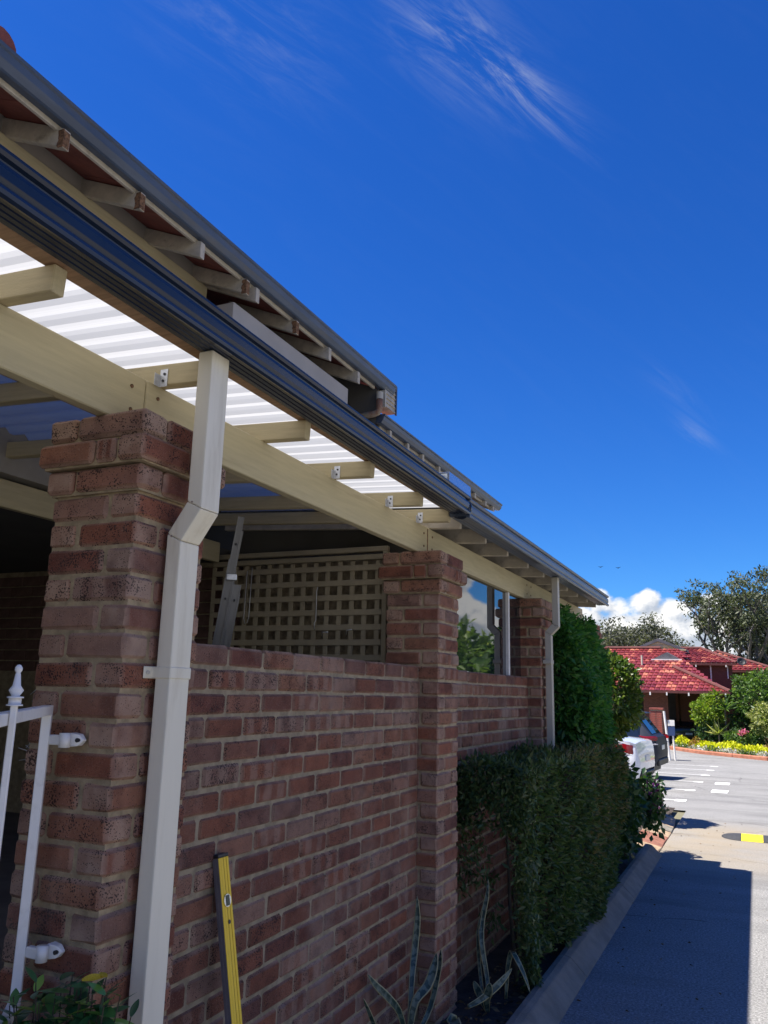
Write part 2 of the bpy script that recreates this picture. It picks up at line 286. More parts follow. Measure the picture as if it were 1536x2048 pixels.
def poly_mat():
    m, nt, p = newmat('opal_sheet'); nt.nodes.remove(p)
    tr = nn(nt, 'ShaderNodeBsdfTranslucent', inp={'Color': (.44, .45, .47, 1)}); df = nn(nt, 'ShaderNodeBsdfDiffuse', inp={'Color': (.75, .77, .80, 1)}); gl = nn(nt, 'ShaderNodeBsdfGlossy', inp={'Roughness': .3})
    a = nn(nt, 'ShaderNodeMixShader', inp={0: .30}); lk(nt, tr.outputs[0], a.inputs[1]); lk(nt, df.outputs[0], a.inputs[2])
    b = nn(nt, 'ShaderNodeMixShader', inp={0: .05}); lk(nt, a.outputs[0], b.inputs[1]); lk(nt, gl.outputs[0], b.inputs[2])
    lk(nt, b.outputs[0], nt.nodes['Material Output'].inputs[0]); return m
OPAL = poly_mat()
ZINC = paint('zinc_sheet', (.32, .32, .31), .55, .1, 3, metal=.3)
def simple(name, col, rough, metal=0, ior=1.5, coat=0.0):
    m, nt, p = newmat(name); p.inputs['Base Color'].default_value = (*col, 1); p.inputs['Roughness'].default_value = rough
    p.inputs['Metallic'].default_value = metal; p.inputs['IOR'].default_value = ior; p.inputs['Coat Weight'].default_value = coat; p.inputs['Coat Roughness'].default_value = .03
    return m
PANE = simple('window_pane', (.014, .016, .02), .02, ior=2.3)
CARW = simple('car_white', (.80, .81, .83), .25, coat=1.0)
CARG = simple('car_grey', (.020, .026, .042), .5, 0, ior=1.25)
CARD = simple('car_dark', (.015, .016, .02), .3, .3, coat=1.0)
GLASS = simple('car_glass', (.012, .018, .028), .03, ior=1.7)
LAMP = simple('tail_lamp_red', (.26, .005, .010), .18, coat=.5)
CLEAR = simple('tail_lamp_clear', (.65, .62, .6), .15, coat=1.0)
TYRE = simple('tyre', (.015, .015, .016), .85)
RIM = simple('rim', (.5, .5, .52), .3, .8)
PLATE = simple('number_plate', (.75, .76, .72), .4)
SIGNB = simple('sign_blue', (.03, .06, .16), .5)
VIAL = simple('level_vial', (.04, .07, .06), .1)
SILVER = simple('silver', (.72, .72, .72), .25, .8)

def tile_mat():
    m, nt, p = newmat('roof_tile'); g = nn(nt, 'ShaderNodeNewGeometry')
    tc = nn(nt, 'ShaderNodeTexCoord'); n = nn(nt, 'ShaderNodeTexNoise', inp={'Scale': 1.1, 'Detail': 4.0, 'Roughness': .7}); lk(nt, tc.outputs['Object'], n.inputs['Vector'])
    f = mth(nt, 'ADD', mth(nt, 'MULTIPLY', g.outputs['Random Per Island'], .72), mth(nt, 'MULTIPLY', sstep(nt, n.outputs[0], .3, .7), .28))
    c = ramp(nt, f, [(.05, (.10, .015, .018)), (.35, (.17, .024, .026)), (.68, (.22, .036, .034)), (.80, (.40, .12, .075)), (.94, (.50, .21, .13))])
    lk(nt, c, p.inputs['Base Color']); p.inputs['Roughness'].default_value = .38; return m
TILE = tile_mat()

# ------------------------------------------------------------------ mesh helpers
def tag(o, label=None, cat=None, group=None, kind=None):
    if label: o['label'] = label
    if cat: o['category'] = cat
    if group: o['group'] = group
    if kind: o['kind'] = kind
    return o
def link(name, data, mat=None, parent=None, loc=None, rot=None, scale=None):
    o = bpy.data.objects.new(name, data); COL.objects.link(o)
    if mat is not None and data is not None and len(data.materials) == 0: data.materials.append(mat)
    if parent: o.parent = parent
    if loc is not None: o.location = loc
    if rot is not None: o.rotation_euler = rot
    if scale is not None: o.scale = scale
    return o
def empty(name, loc=(0, 0, 0), rot=(0, 0, 0)):
    o = bpy.data.objects.new(name, None); COL.objects.link(o); o.location = loc; o.rotation_euler = rot; o.empty_display_size = .1
    return o
class MB:
    def __init__(s): s.v = []; s.f = []; s.smooth = False
    def add(s, vs, fs):
        k = len(s.v); s.v += [tuple(a) for a in vs]; s.f += [tuple(i + k for i in f) for f in fs]; return s
    def box(s, x0, x1, y0, y1, z0, z1):
        return s.add([(x0, y0, z0), (x1, y0, z0), (x1, y1, z0), (x0, y1, z0), (x0, y0, z1), (x1, y0, z1), (x1, y1, z1), (x0, y1, z1)],
                     [(0, 3, 2, 1), (4, 5, 6, 7), (0, 1, 5, 4), (1, 2, 6, 5), (2, 3, 7, 6), (3, 0, 4, 7)])
    def quad(s, a, b, c, d): return s.add([a, b, c, d], [(0, 1, 2, 3)])
    def prism_y(s, prof, y0, y1, caps=True):   # closed XZ profile swept along Y
        n = len(prof); s.add([(x, y0, z) for x, z in prof] + [(x, y1, z) for x, z in prof], [(i, (i + 1) % n, n + (i + 1) % n, n + i) for i in range(n)])
        if caps:
            k = len(s.v) - 2 * n; s.f += [tuple(k + i for i in range(n))[::-1], tuple(k + n + i for i in range(n))]
        return s
    def strip_y(s, prof, y0, y1):              # open profile
        n = len(prof); return s.add([(x, y0, z) for x, z in prof] + [(x, y1, z) for x, z in prof], [(i, i + 1, n + i + 1, n + i) for i in range(n - 1)])
    def tube(s, pts, rad, n=8, cap=True):
        pts = [Vector(p) for p in pts]; rad = [rad] * len(pts) if isinstance(rad, (int, float)) else rad
        rings = []; ref = None
        for i, p in enumerate(pts):
            t = (pts[min(i + 1, len(pts) - 1)] - pts[max(i - 1, 0)]).normalized()
            if ref is None: ref = Vector((0, 0, 1)) if abs(t.z) < .9 else Vector((1, 0, 0))
            a = t.cross(ref).normalized(); b = t.cross(a).normalized(); ref = -b if False else a.cross(t)
            rings.append([p + (a * math.cos(2 * pi * k / n) + b * math.sin(2 * pi * k / n)) * rad[i] for k in range(n)])
        vs = [q for r in rings for q in r]; fs = []
        for i in range(len(pts) - 1):
            for k in range(n): fs.append((i * n + k, i * n + (k + 1) % n, (i + 1) * n + (k + 1) % n, (i + 1) * n + k))
        if cap: fs += [tuple(range(n))[::-1], tuple((len(pts) - 1) * n + k for k in range(n))]
        return s.add(vs, fs)
    def lathe(s, prof, c=(0, 0, 0), n=12):     # (r, z)
        vs = [(c[0] + r * math.cos(2 * pi * k / n), c[1] + r * math.sin(2 * pi * k / n), c[2] + z) for r, z in prof for k in range(n)]
        fs = [(i * n + k, i * n + (k + 1) % n, (i + 1) * n + (k + 1) % n, (i + 1) * n + k) for i in range(len(prof) - 1) for k in range(n)]
        return s.add(vs, fs)
    def mesh(s, name, smooth=False, bevel=0, seg=1):
        me = bpy.data.meshes.new(name); me.from_pydata(s.v, [], s.f)
        if bevel:
            bm = bmesh.new(); bm.from_mesh(me); bmesh.ops.recalc_face_normals(bm, faces=bm.faces)
            bmesh.ops.bevel(bm, geom=[e for e in bm.edges if len(e.link_faces) == 2 and e.calc_face_angle(0) > .5], offset=bevel, segments=seg, affect='EDGES', profile=.6); bm.to_mesh(me); bm.free()
        else:
            bm = bmesh.new(); bm.from_mesh(me); bmesh.ops.recalc_face_normals(bm, faces=bm.faces); bm.to_mesh(me); bm.free()
        if smooth: me.polygons.foreach_set('use_smooth', [True] * len(me.polygons))
        me.update(); return me
    def build(s, name, mat, parent=None, smooth=False, bevel=0, seg=1, **k):
        return link(name, s.mesh(name, smooth, bevel, seg), mat, parent, **k)
def part_box(name, mat, parent, x0, x1, y0, y1, z0, z1, bevel=.003, **k): return MB().box(x0, x1, y0, y1, z0, z1).build(name, mat, parent, bevel=bevel, **k)

def leaves_mesh(name, P, size, aspect=.45, droop=.3, outward=None, normals=None, jitter=1.0):
    """many small folded leaves, six vertices each"""
    P = np.asarray(P, float); n = len(P)
    d = rng.normal(size=(n, 3))
    if outward is not None: d = d * jitter + np.asarray(outward) * 1.0
    d[:, 2] -= droop
    d /= np.linalg.norm(d, axis=1)[:, None] + 1e-9
    r = rng.normal(size=(n, 3)); s = np.cross(d, r); s /= np.linalg.norm(s, axis=1)[:, None] + 1e-9
    u = np.cross(s, d)
    L = (size * (.42 + 1.1 * rng.random(n) ** 1.2))[:, None] if np.isscalar(size) else size[:, None]
    Wd = L * aspect * .5
    a = P; tip = P + d * L - u * L * .10; m = P + d * L * .5
    V = np.stack([a, m + s * Wd + u * Wd * .35, tip, m - s * Wd + u * Wd * .35], 1).reshape(-1, 3)
    idx = np.arange(n)[:, None] * 4
    F = np.concatenate([idx + [0, 1, 2], idx + [0, 2, 3]], 1).reshape(-1, 3)
    me = bpy.data.meshes.new(name); me.vertices.add(len(V)); me.vertices.foreach_set('co', V.ravel())
    me.loops.add(F.size); me.loops.foreach_set('vertex_index', F.ravel().astype(np.int32))
    me.polygons.add(len(F)); me.polygons.foreach_set('loop_start', np.arange(0, F.size, 3, dtype=np.int32)); me.update(calc_edges=True)
    return me
def gz(y): return -.032 * min(max(y - 14, 0), 24)

# ------------------------------------------------------------------ ground, road, kerbs
def sheet(xs, ys, dz, name, mat, kind='structure', cond=None):
    xs = list(xs); ys = list(ys); mb = MB()
    vs = [(x, y, gz(y) + dz) for y in ys for x in xs]; n = len(xs)
    fs = [(j * n + i, j * n + i + 1, (j + 1) * n + i + 1, (j + 1) * n + i) for j in range(len(ys) - 1) for i in range(n - 1)]
    mb.add(vs, fs); o = mb.build(name, mat); tag(o, kind=kind); return o
GROUNDM = paint('dry_ground', (.14, .13, .08), .95, .3, .4, .4, 6)
ground = sheet([-1500, -60, -20, 20, 60, 1500], [-300, -20, 14, 20, 26, 32, 38, 60, 120, 1800], -.03, 'ground', GROUNDM); tag(ground, 'dry ground running out to the horizon')
road = sheet([.50, 30], [-20, 0, 12.4, 14, 20, 26, 32, 38, 70], 0, 'road', ASPH); tag(road, 'pale worn asphalt road beside the brick building')
cp = sheet([-16, .50], [12.4, 14, 20, 26, 32, 38, 60], 0, 'car_park', ASPH); tag(cp, 'sunlit asphalt parking bays past the hedge')
bed = sheet([-.13, .2, .37], [-2.0, 2, 5, 8.3], .05, 'garden_bed', SOIL); tag(bed, 'dark soil strip between brick wall and kerb')
bed2 = sheet([-3.0, .2, .34], [8.3, 10, 12.35], .04, 'garden_bed', SOIL); tag(bed2, 'soil under the bushes before the parking bays')

kerb = empty('kerb', (0, 0, 0)); tag(kerb, 'sloping concrete kerb along the garden bed', kind='structure')
prof = [(.36, -.05), (.36, .115), (.40, .118), (.44, .108), (.515, .035), (.545, .004), (.545, -.05)]
y = -6.0; ends = []
while y < 8.1:
    y1 = min(y + 2.35, 8.22)
    MB().prism_y(prof, y + .004, y1 - .004).build('kerb_segment', CONC, kerb, bevel=.006)
    y = y1
kb2 = empty('kerb', (0, 0, 0)); tag(kb2, 'paver edging curling round the end of the garden bed', kind='structure')
# paved end of the bed: arc of flat wedge pavers
arc = [(.49, 8.24), (.50, 8.62), (.49, 9.02), (.50, 9.42), (.50, 9.84), (.49, 10.26), (.47, 10.7), (.44, 11.15), (.34, 11.6), (.14, 12.0), (-.2, 12.25)]
for i in range(len(arc) - 1):
    (xa, ya), (xb, yb) = arc[i], arc[i + 1]; mb = MB(); w = .34; zt = .055 if i > 3 else .03
    mid = Vector((xb - xa, yb - ya)); nrm = Vector((-mid.y, mid.x)).normalized()
    pts = [(xa, ya + .006), (xb, yb - .006), (xb + nrm.x * w, yb - .006 + nrm.y * w), (xa + nrm.x * w, ya + .006 + nrm.y * w)]
    mb.add([(p[0], p[1], -.04) for p in pts] + [(pts[0][0], pts[0][1], zt * .4), (pts[1][0], pts[1][1], zt * .4), (pts[2][0], pts[2][1], zt + .05), (pts[3][0], pts[3][1], zt + .05)],
           [(0, 3, 2, 1), (4, 5, 6, 7), (0, 1, 5, 4), (1, 2, 6, 5), (2, 3, 7, 6), (3, 0, 4, 7)])
    mb.build('paver', [TAN, REDP, REDP, TAN, CONC, TAN, TAN, CONC, CONC, CONC][i], kb2, bevel=.006)
# far terracotta kerb and garden
fk = empty('kerb', (0, 0, 0)); tag(fk, 'low terracotta kerb in front of the flower bed', kind='structure')
FK = [(-3.3, 43.9), (-2.4, 42.8), (-.97, 40.6), (.5, 39.3), (1.97, 38.1), (4.2, 36.4), (8, 34)]
def fkpt(t):
    i = min(int(t), len(FK) - 2); u = t - i; a, b = FK[i], FK[i + 1]; return a[0] + (b[0] - a[0]) * u, a[1] + (b[1] - a[1]) * u
for i in range(len(FK) - 1):
    (xa, ya), (xb, yb) = FK[i], FK[i + 1]; d = Vector((xb - xa, yb - ya)); n_ = Vector((-d.y, d.x)).normalized() * .3; mb = MB(); z0 = gz(ya)
    for (zz) in (0,): 
        P = [(xa, ya), (xb, yb), (xb + n_.x, yb + n_.y), (xa + n_.x, ya + n_.y)]
        mb.add([(px, py, gz(py) - .05) for px, py in P] + [(px, py, gz(py) + .16) for px, py in P], [(0, 3, 2, 1), (4, 5, 6, 7), (0, 1, 5, 4), (1, 2, 6, 5), (2, 3, 7, 6), (3, 0, 4, 7)])
    mb.build('kerb_segment', REDK, fk, bevel=.03)
LAWNM = paint('lawn_ground', (.12, .17, .03), .95, .25, 2, .5, 40)
mb = MB(); pts = [(x + .25, y + .25) for x, y in FK]; up = [(x + 9, y + 14) for x, y in FK]
mb.add([(x, y, gz(y) + .10) for x, y in pts] + [(x, y, gz(y) + .14) for x, y in up], [(i, i + 1, len(pts) + i + 1, len(pts) + i) for i in range(len(pts) - 1)])
tag(mb.build('lawn', LAWNM), 'strip of mown lawn behind the yellow flowers', kind='structure')
# painted bay lines and blocks
def mark(x0, x1, yy, w, skew=0, label='', grp='painted bay lines'):
    mb = MB(); n = max(1, int((x1 - x0) / .5)); vs = []
    for i in range(n + 1):
        x = x0 + (x1 - x0) * i / n; yc = yy + skew * (x - x1); vs += [(x, yc - w / 2, gz(yc - w / 2) + .006), (x, yc + w / 2, gz(yc + w / 2) + .006)]
    mb.add(vs, [(2 * i, 2 * i + 2, 2 * i + 3, 2 * i + 1) for i in range(n)])
    return mb.build('bay_marking', MARK)
BAYS = [13.8, 16.5, 19.6, 22.9, 26.1, 29.2]
for i, yb in enumerate(BAYS):
    o = mark(-4.6, .10 + .03 * (5 - i), yb, .10, .12); ordn = ['nearest', 'second', 'third', 'fourth', 'fifth', 'sixth'][i]
    tag(o, f'white painted bay line, {ordn} from the speed hump', kind='structure')
    o = mark(.06 + .03 * (5 - i), .30 + .02 * (5 - i), yb - .02, .34, .12); tag(o, f'white block ending the {ordn} bay line', kind='structure')
for yb, xx in ((16.7, .85), (19.5, .80)):
    o = mark(xx - .16, xx + .16, yb, .85, .1); tag(o, 'white painted block on the road, ' + ('nearer' if yb < 18 else 'farther') + ' of two', kind='structure')

# ------------------------------------------------------------------ bricks
ZT = 1.952; CH = .086
def brick_mesh(L, seed, h=.076, w=.110):
    r = random.Random(seed); mb = MB().box(-L / 2, L / 2, -w / 2, w / 2, -h / 2, h / 2); me = mb.mesh('brick', bevel=.011)
    for v in me.vertices:
        v.co.x += r.uniform(-.0022, .0022); v.co.y += r.uniform(-.0018, .0018); v.co.z += r.uniform(-.0022, .0022)
    return me
def brick_sets(mat):
    S = {}
    for k, L in (('full', .230), ('half', .110)):
        S[k] = [brick_mesh(L, hash((k, i)) & 999) for i in range(5)]
        for me in S[k]: me.materials.append(mat)
    return S
random.seed(3)
BP = brick_sets(BRICK); BW = brick_sets(BRICKW)
def put_brick(S, parent, c, L, along, jit=.0018):
    full = L > .17; base = .230 if full else .110
    o = bpy.data.objects.new('brick', random.choice(S['full' if full else 'half'])); COL.objects.link(o); o.parent = parent
    o.location = (c[0] + random.uniform(-jit, jit), c[1] + random.uniform(-jit, jit), c[2] + random.uniform(-jit, jit) * .7)
    o.rotation_euler = (random.uniform(-.006, .006), random.uniform(-.005, .005), (pi / 2 if along == 'y' else 0) + random.choice((0, pi)) + random.uniform(-.006, .006))
    o.scale = (L / base, 1, 1)
def ring(S, parent, cx, cy, sz, z, flip):
    x0, x1, y0, y1 = cx - sz / 2, cx + sz / 2, cy - sz / 2, cy + sz / 2
    run = sz - .120                      # length of the stretcher run on each face
    segs = [run] if run < .29 else [.230, run - .240]
    def side(a0, fixed, along, sgn):
        p = a0
        for L in segs:
            m = p + sgn * L / 2; p += sgn * (L + .010)
            xx = (m if along == 'x' else fixed); yy = (fixed if along == 'x' else m)
            if flip: xx = 2 * cx - xx
            put_brick(S, parent, (xx, yy, z), L, along)
    side(x0, y0 + .055, 'x', 1); side(y0, x1 - .055, 'y', 1); side(x1, y1 - .055, 'x', -1); side(y1, x0 + .055, 'y', -1)
def pillar(y0, label, zbase=-.12):
    cx, cy = -.175, y0 + .175; e = empty('brick_pillar', (0, 0, 0)); tag(e, label, 'pillar', 'brick pillars along the verandah')
    n0 = int((ZT + 8 * CH - zbase) / CH); mb = MB(); mb.box(cx - .1655, cx + .1655, cy - .1655, cy + .1655, zbase, ZT + 8 * CH - .012)
    for k, s in ((3, .19), (2, .212), (1, .195)):
        zt = ZT + (8 - k + 1) * CH; mb.box(cx - s + .012, cx + s - .012, cy - s + .012, cy + s - .012, zt - CH + .004, zt - (.008 if k > 1 else .006))
    mb.build('mortar', MORTAR, e)
    for i in range(n0):
        z = ZT + (8 - i) * CH - .038; sz = {0: .398, 1: .436, 2: .388}.get(i, .350)
        ring(BP, e, cx, cy, sz, z, i % 2 == 0)
    return e
P1 = pillar(-.600, 'large speckled brick pillar behind the cream downpipe')
P2 = pillar(2.040, 'corbelled brick pillar between the two low walls')
P3 = pillar(4.580, 'darker brick pillar beside the window pane and narrow downpipe')
P4 = pillar(7.15, 'far brick pillar poking out behind the green creeper', zbase=1.2)
def low_wall(y0, y1, label, ph, S=BW, z0=-.06, seed=5):
    e = empty('low_wall', (0, 0, 0)); tag(e, label, 'wall', 'low brick walls between pillars')
    MB().box(-.221, -.129, y0, y1, z0, ZT - .012).build('mortar', MORTARW, e)
    n = int((ZT - z0) / CH) + 1
    for r in range(n):
        z = ZT - r * CH - .038; p = y0 + .004; first = .110 if (r + ph) % 2 else .230
        if ph == 2: first = .06 + .12 * (r % 2)
        L = first
        while p < y1 - .03:
            L = min(L, y1 - .004 - p)
            if L > .025: put_brick(S, e, (-.175, p + L / 2, z), L, 'y', .0022)
            p += L + .010; L = .230
    return e
low_wall(-.25, 2.04, 'low brick wall with the yellow level leaning on it', 1)
BW2 = BW
low_wall(2.39, 4.58, 'low brick wall under the window pane behind the hedge', 2)
w3 = empty('low_wall'); tag(w3, 'brick wall hidden behind the green creeper', 'wall', 'low brick walls between pillars')
MB().box(-.23, -.12, 4.93, 7.15, -.05, ZT).build('mortar', MORTARW, w3)

# ------------------------------------------------------------------ verandah frame
vf = empty('verandah_frame'); tag(vf, 'cream painted timber verandah frame on the brick pillars', 'verandah')
ZB = ZT + 8 * CH + .002                       # 2.642
for (ya, yb) in ((-6.2, -2.9), (-2.896, -.452), (-.448, 2.198), (2.202, 4.742), (4.746, 7.3)):
    part_box('beam', TIMBER, vf, -.188, -.142, ya, yb, ZB, ZB + .178, .004)
mbn = MB().tube([(-.1418, 0, 0), (-.1385, 0, 0)], .007, 8); NB = mbn.mesh('bolt'); NB.materials.append(ROT)
for yb in (-.52, -.38, 2.13, 2.27, 4.67, 4.81):
    for zz in (.05, .13): link('bolt', NB, None, vf, loc=(0, yb + random.uniform(-.01, .01), ZB + zz))
part_box('beam_joint', ROT, vf, -.1425, -.1405, 2.185, 2.197, ZB + .02, ZB + .17, 0)
PITCH = math.radians(3.0)
def rafter(yc, x_out, mat, z0=ZB + .178, h=.078, x_in=-1.72, t=.045):
    L = x_out - x_in; mb = MB().box(-L, 0, -t / 2, t / 2, 0, h)
    return mb.build('rafter', mat, vf, bevel=.003, loc=(x_out, yc, z0 - .0105 * (x_out > -9)), rot=(0, PITCH, 0))
RAF = [-5.5, -4.85, -4.2, -3.6, -2.98, -2.34, -1.69, -1.043, -.37, .295, .93, 1.575, 2.03]
for yc in RAF: rafter(yc, .062, TIMBERY)
RAF2 = [2.24, 2.77, 3.32, 3.92, 4.47, 5.0, 5.45, 5.95, 6.5, 7.03]
for yc in RAF2: rafter(yc, .062, EAVE, h=.098, t=.04)
# galvanised cleats where rafters cross the beam
mb = MB().box(-.020, .020, -.0015, 0, -.035, .045).box(-.020, -.0185, -.030, 0, -.035, .02); CL = mb.mesh('cleat'); CL.materials.append(GALV)
mbh = MB().tube([(0, -.003, .022), (0, 0, .022)], .006, 8); mbh.tube([(-.006, -.003, -.008), (-.006, 0, -.008)], .006, 8); CB = mbh.mesh('bolt'); CB.materials.append(DARK)
for yc in (-.37, .93, 1.575, 2.03):
    c = link('cleat', CL, None, vf, loc=(-.118, yc - .0245, ZB + .178 + .020), scale=(.8, 1, .8)); b = link('bolt', CB, None, c, loc=(.004, -.0018, .0))
zs = ZB + .178 + .0835
part_box('roof_batten', BATTEN, vf, .018, .085, -6.2, 2.16, zs - .010, zs + .026, .002)
part_box('roof_batten', BATTEN, vf, -.86, -.80, -6.2, 2.16, zs + .040, zs + .076, .002)
part_box('roof_batten', EAVE, vf, .018, .085, 2.165, 7.1, zs + .006, zs + .034, .002)
part_box('ledger', TIMBER, vf, -1.74, -1.70, -6.2, 2.16, 2.66, 2.80, .003)
part_box('gap_shade_sheet', INNER, vf, -1.70, -.19, 2.36, 2.38, 2.70, 2.96, 0)  # added dark sheet standing in for the shaded gap over the lattice
def corrug(y0, y1, x0, x1, z_at, mat, name, pitch=.118, amp=.026, rib=True):
    n = int((y1 - y0) / pitch * 8); ys = np.linspace(y0, y1, n); xs = [x1, (x0 + x1) / 2, x0]; vs = []
    for x in xs:
        for yv in ys:
            ph = ((yv / pitch) % 1.0); pr = max(0, min(1, 2.2 * (abs(ph - .5) * 2) - .65)); vs.append((x, yv, z_at + (x1 - x) * math.tan(PITCH) + amp * pr))
    fs = [(r * n + i, r * n + i + 1, (r + 1) * n + i + 1, (r + 1) * n + i) for r in range(2) for i in range(n - 1)]
    return MB().add(vs, fs).build(name, mat, vf)
corrug(-6.2, 2.17, -1.72, .125, zs + .028, OPAL, 'roof_sheet')
corrug(2.18, 7.12, -1.72, .150, zs + .037, ZINC, 'roof_sheet', .076, .017)

# ------------------------------------------------------------------ gutters
def gutter(label, mat, prof, y0, y1, caps=True, thick=.0025, bumps=None):
    e = empty('gutter', (0, 0, 0)); tag(e, label, 'gutter', 'eaves gutters')
    inner = [(x - .003 if i > len(prof) * .3 else x, z + .003) for i, (x, z) in enumerate(prof)]
    mb = MB().strip_y(prof, y0, y1); me = mb.mesh('gutter_channel'); 
    o = link('gutter_channel', me, mat, e); md = o.modifiers.new('solid', 'SOLIDIFY'); md.thickness = .003; md.offset = 0
    xs = [p[0] for p in prof]; zsn = [p[1] for p in prof]
    if caps:
        for yy in (y0, y1):
            mb = MB(); n = len(prof); pts = [(x, yy, z) for x, z in prof] + [(xs[0], yy, max(zsn))]
            q = [(x, yy + (.004 if yy == y1 else -.004), z) for x, _, z in pts]
            m = len(pts); mb.add(pts + q, [tuple(range(m)), tuple(range(m, 2 * m))[::-1]] + [(i, (i + 1) % m, m + (i + 1) % m, m + i) for i in range(m)])
            mb.build('stop_end', mat, e)
    return e
def gprof(x0, z0, w, h, ribs=3, ogee=1.0):
    p = [(x0, z0 + h * .92), (x0, z0 + .006)]
    for i in range(ribs):
        a = x0 + w * (.10 + .19 * i); p += [(a, z0 + .006), (a + .003, z0 + .004), (a + .009, z0 + .004), (a + .014, z0 + .006)]
    p += [(x0 + w * .76, z0 + .004), (x0 + w * .84, z0 - .006), (x0 + w * .92, z0 - .009), (x0 + w * .985, z0 - .004), (x0 + w, z0 + .006), (x0 + w * .965, z0 + .016), (x0 + w * .90, z0 + .024), (x0 + w * .915, z0 + .030),
          (x0 + w * .955, z0 + .036), (x0 + w * .965, z0 + h * .55), (x0 + w * .945, z0 + h * .66), (x0 + w * .86, z0 + h * .73), (x0 + w * .87, z0 + h * .79), (x0 + w * .97, z0 + h * .83), (x0 + w * 1.02, z0 + h * .90),
          (x0 + w * 1.02, z0 + h * .965), (x0 + w * .97, z0 + h), (x0 + w * .90, z0 + h * .97)]
    return p
ng = gutter('long new glossy navy gutter over the cream beam', NAVY, gprof(.087, 2.878, .116, .106), -6.2, 1.985)
MB().tube([(.140, 1.975, 2.918), (.140, 1.995, 2.918)], .068, 24).build('round_stop_end', NAVY, ng, bevel=.004)
ng.rotation_euler = (-.0115, 0, 0); ng.location = (0, 0, -.0079)    # fall towards the stop end
gutter('weathered slate gutter running on to the far eave corner', OLDG, gprof(.075, 2.832, .128, .110, 2), 2.0, 7.08)
def gprof2(x0, z0, w, h):
    return [(x0, z0 + h), (x0, z0), (x0 + w * .55, z0 - .004), (x0 + w * .62, z0 + .004), (x0 + w * .86, z0 + h * .30), (x0 + w * .95, z0 + h * .55), (x0 + w * .97, z0 + h * .8), (x0 + w, z0 + h * .86), (x0 + w * 1.0, z0 + h * .97), (x0 + w * .93, z0 + h)]
def gprof3(dz, k=1.0): return [(x, 4.572 - (4.572 - z) * k + dz) for x, z in [(-1.246, 4.572), (-1.246, 4.474), (-1.206, 4.470), (-1.196, 4.476), (-1.176, 4.508), (-1.170, 4.545), (-1.160, 4.552), (-1.158, 4.566), (-1.166, 4.572)]]
gutter('high slate gutter on the upper roof eave', OLDG, gprof3(0), -6.2, 3.96)
gutter('lower slate gutter on the stepped eave beyond the clad gable', OLDG, gprof3(-.355, .78), 3.72, 7.45)

# ------------------------------------------------------------------ downpipes
def rect_pipe(e, path, y0, y1, mat, name='pipe'):
    """path: list of (x_back, x_front, z) from top to bottom"""
    for (a, b) in zip(path[:-1], path[1:]):
        mb = MB(); mb.add([(a[0], y0, a[2]), (a[1], y0, a[3] if len(a) > 3 else a[2]), (a[1], y1, a[3] if len(a) > 3 else a[2]), (a[0], y1, a[2]), (b[0], y0, b[2]), (b[1], y0, b[3] if len(b) > 3 else b[2]), (b[1], y1, b[3] if len(b) > 3 else b[2]), (b[0], y1, b[2])],
                          [(0, 1, 2, 3), (4, 7, 6, 5), (0, 4, 5, 1), (1, 5, 6, 2), (2, 6, 7, 3), (3, 7, 4, 0)])
        mb.build(name, mat, e, bevel=.005, seg=2)
dp = empty('downpipe', (0, 0, 0)); tag(dp, 'cream rectangular downpipe with an offset bend on the near pillar', 'downpipe', 'downpipes')
rect_pipe(dp, [(.086, .142, 2.876), (.086, .142, 2.372, 2.345)], -.472, -.378, CREAM)
rect_pipe(dp, [(.0862, .1418, 2.371, 2.344), (.0182, .0738, 2.272, 2.245)], -.4718, -.3782, CREAM, 'offset_bend')
rect_pipe(dp, [(.018, .074, 2.271, 2.244), (.018, .074, -.05)], -.472, -.378, CREAM)
for (x, z) in ((.118, 2.368), (.048, 2.262)):
    MB().tube([(x - .012, -.4735, z), (x - .012, -.471, z)], .0035, 8).build('rivet', SILVER, dp)
br = MB().box(.005, .077, -.4755, -.3745, 1.822, 1.858).build('bracket', CREAM, dp, bevel=.003); MB().box(.003, .008, -.512, -.470, 1.822, 1.858).build('bracket_tab', CREAM, br, bevel=.002)
MB().tube([(.007, -.498, 1.840), (.013, -.498, 1.840)], .006, 8).build('screw', SILVER, br)
d3 = empty('downpipe', (0, 0, 0)); tag(d3, 'thin dull cream downpipe at the pillar beside the creeper', 'downpipe', 'downpipes')
rect_pipe(d3, [(.09, .145, 2.83), (.09, .145, 2.42, 2.39)], 4.63, 4.70, CREAM2)
rect_pipe(d3, [(.0902, .1448, 2.418, 2.388), (.0222, .0768, 2.35, 2.32)], 4.6302, 4.6998, CREAM2, 'offset_bend')
rect_pipe(d3, [(.022, .077, 2.348, 2.318), (.022, .077, 0.0)], 4.63, 4.70, CREAM2)
MB().box(.006, .081, 4.60, 4.705, 2.07, 2.105).build('bracket', CREAM2, d3, bevel=.003)
up = empty('downpipe', (0, 0, 0)); tag(up, 'short rust stained round spout under the upper gutter', 'downpipe', 'downpipes')
MB().tube([(-1.19, 3.66, 4.40), (-1.19, 3.66, 4.335)], .032, 14, False).build('collar', CREAM2, up, True)
RUSTY = paint('rusty_pipe', (.36, .30, .22), .7, .2, 8, dirt=(.26, .09, .03), dscale=7, dmin=.42, dmax=.6)
MB().tube([(-1.19, 3.66, 4.335), (-1.19, 3.66, 4.24), (-1.205, 3.66, 4.215), (-1.24, 3.66, 4.205), (-1.62, 3.66, 4.18)], .030, 14).build('spout', RUSTY, up, True)

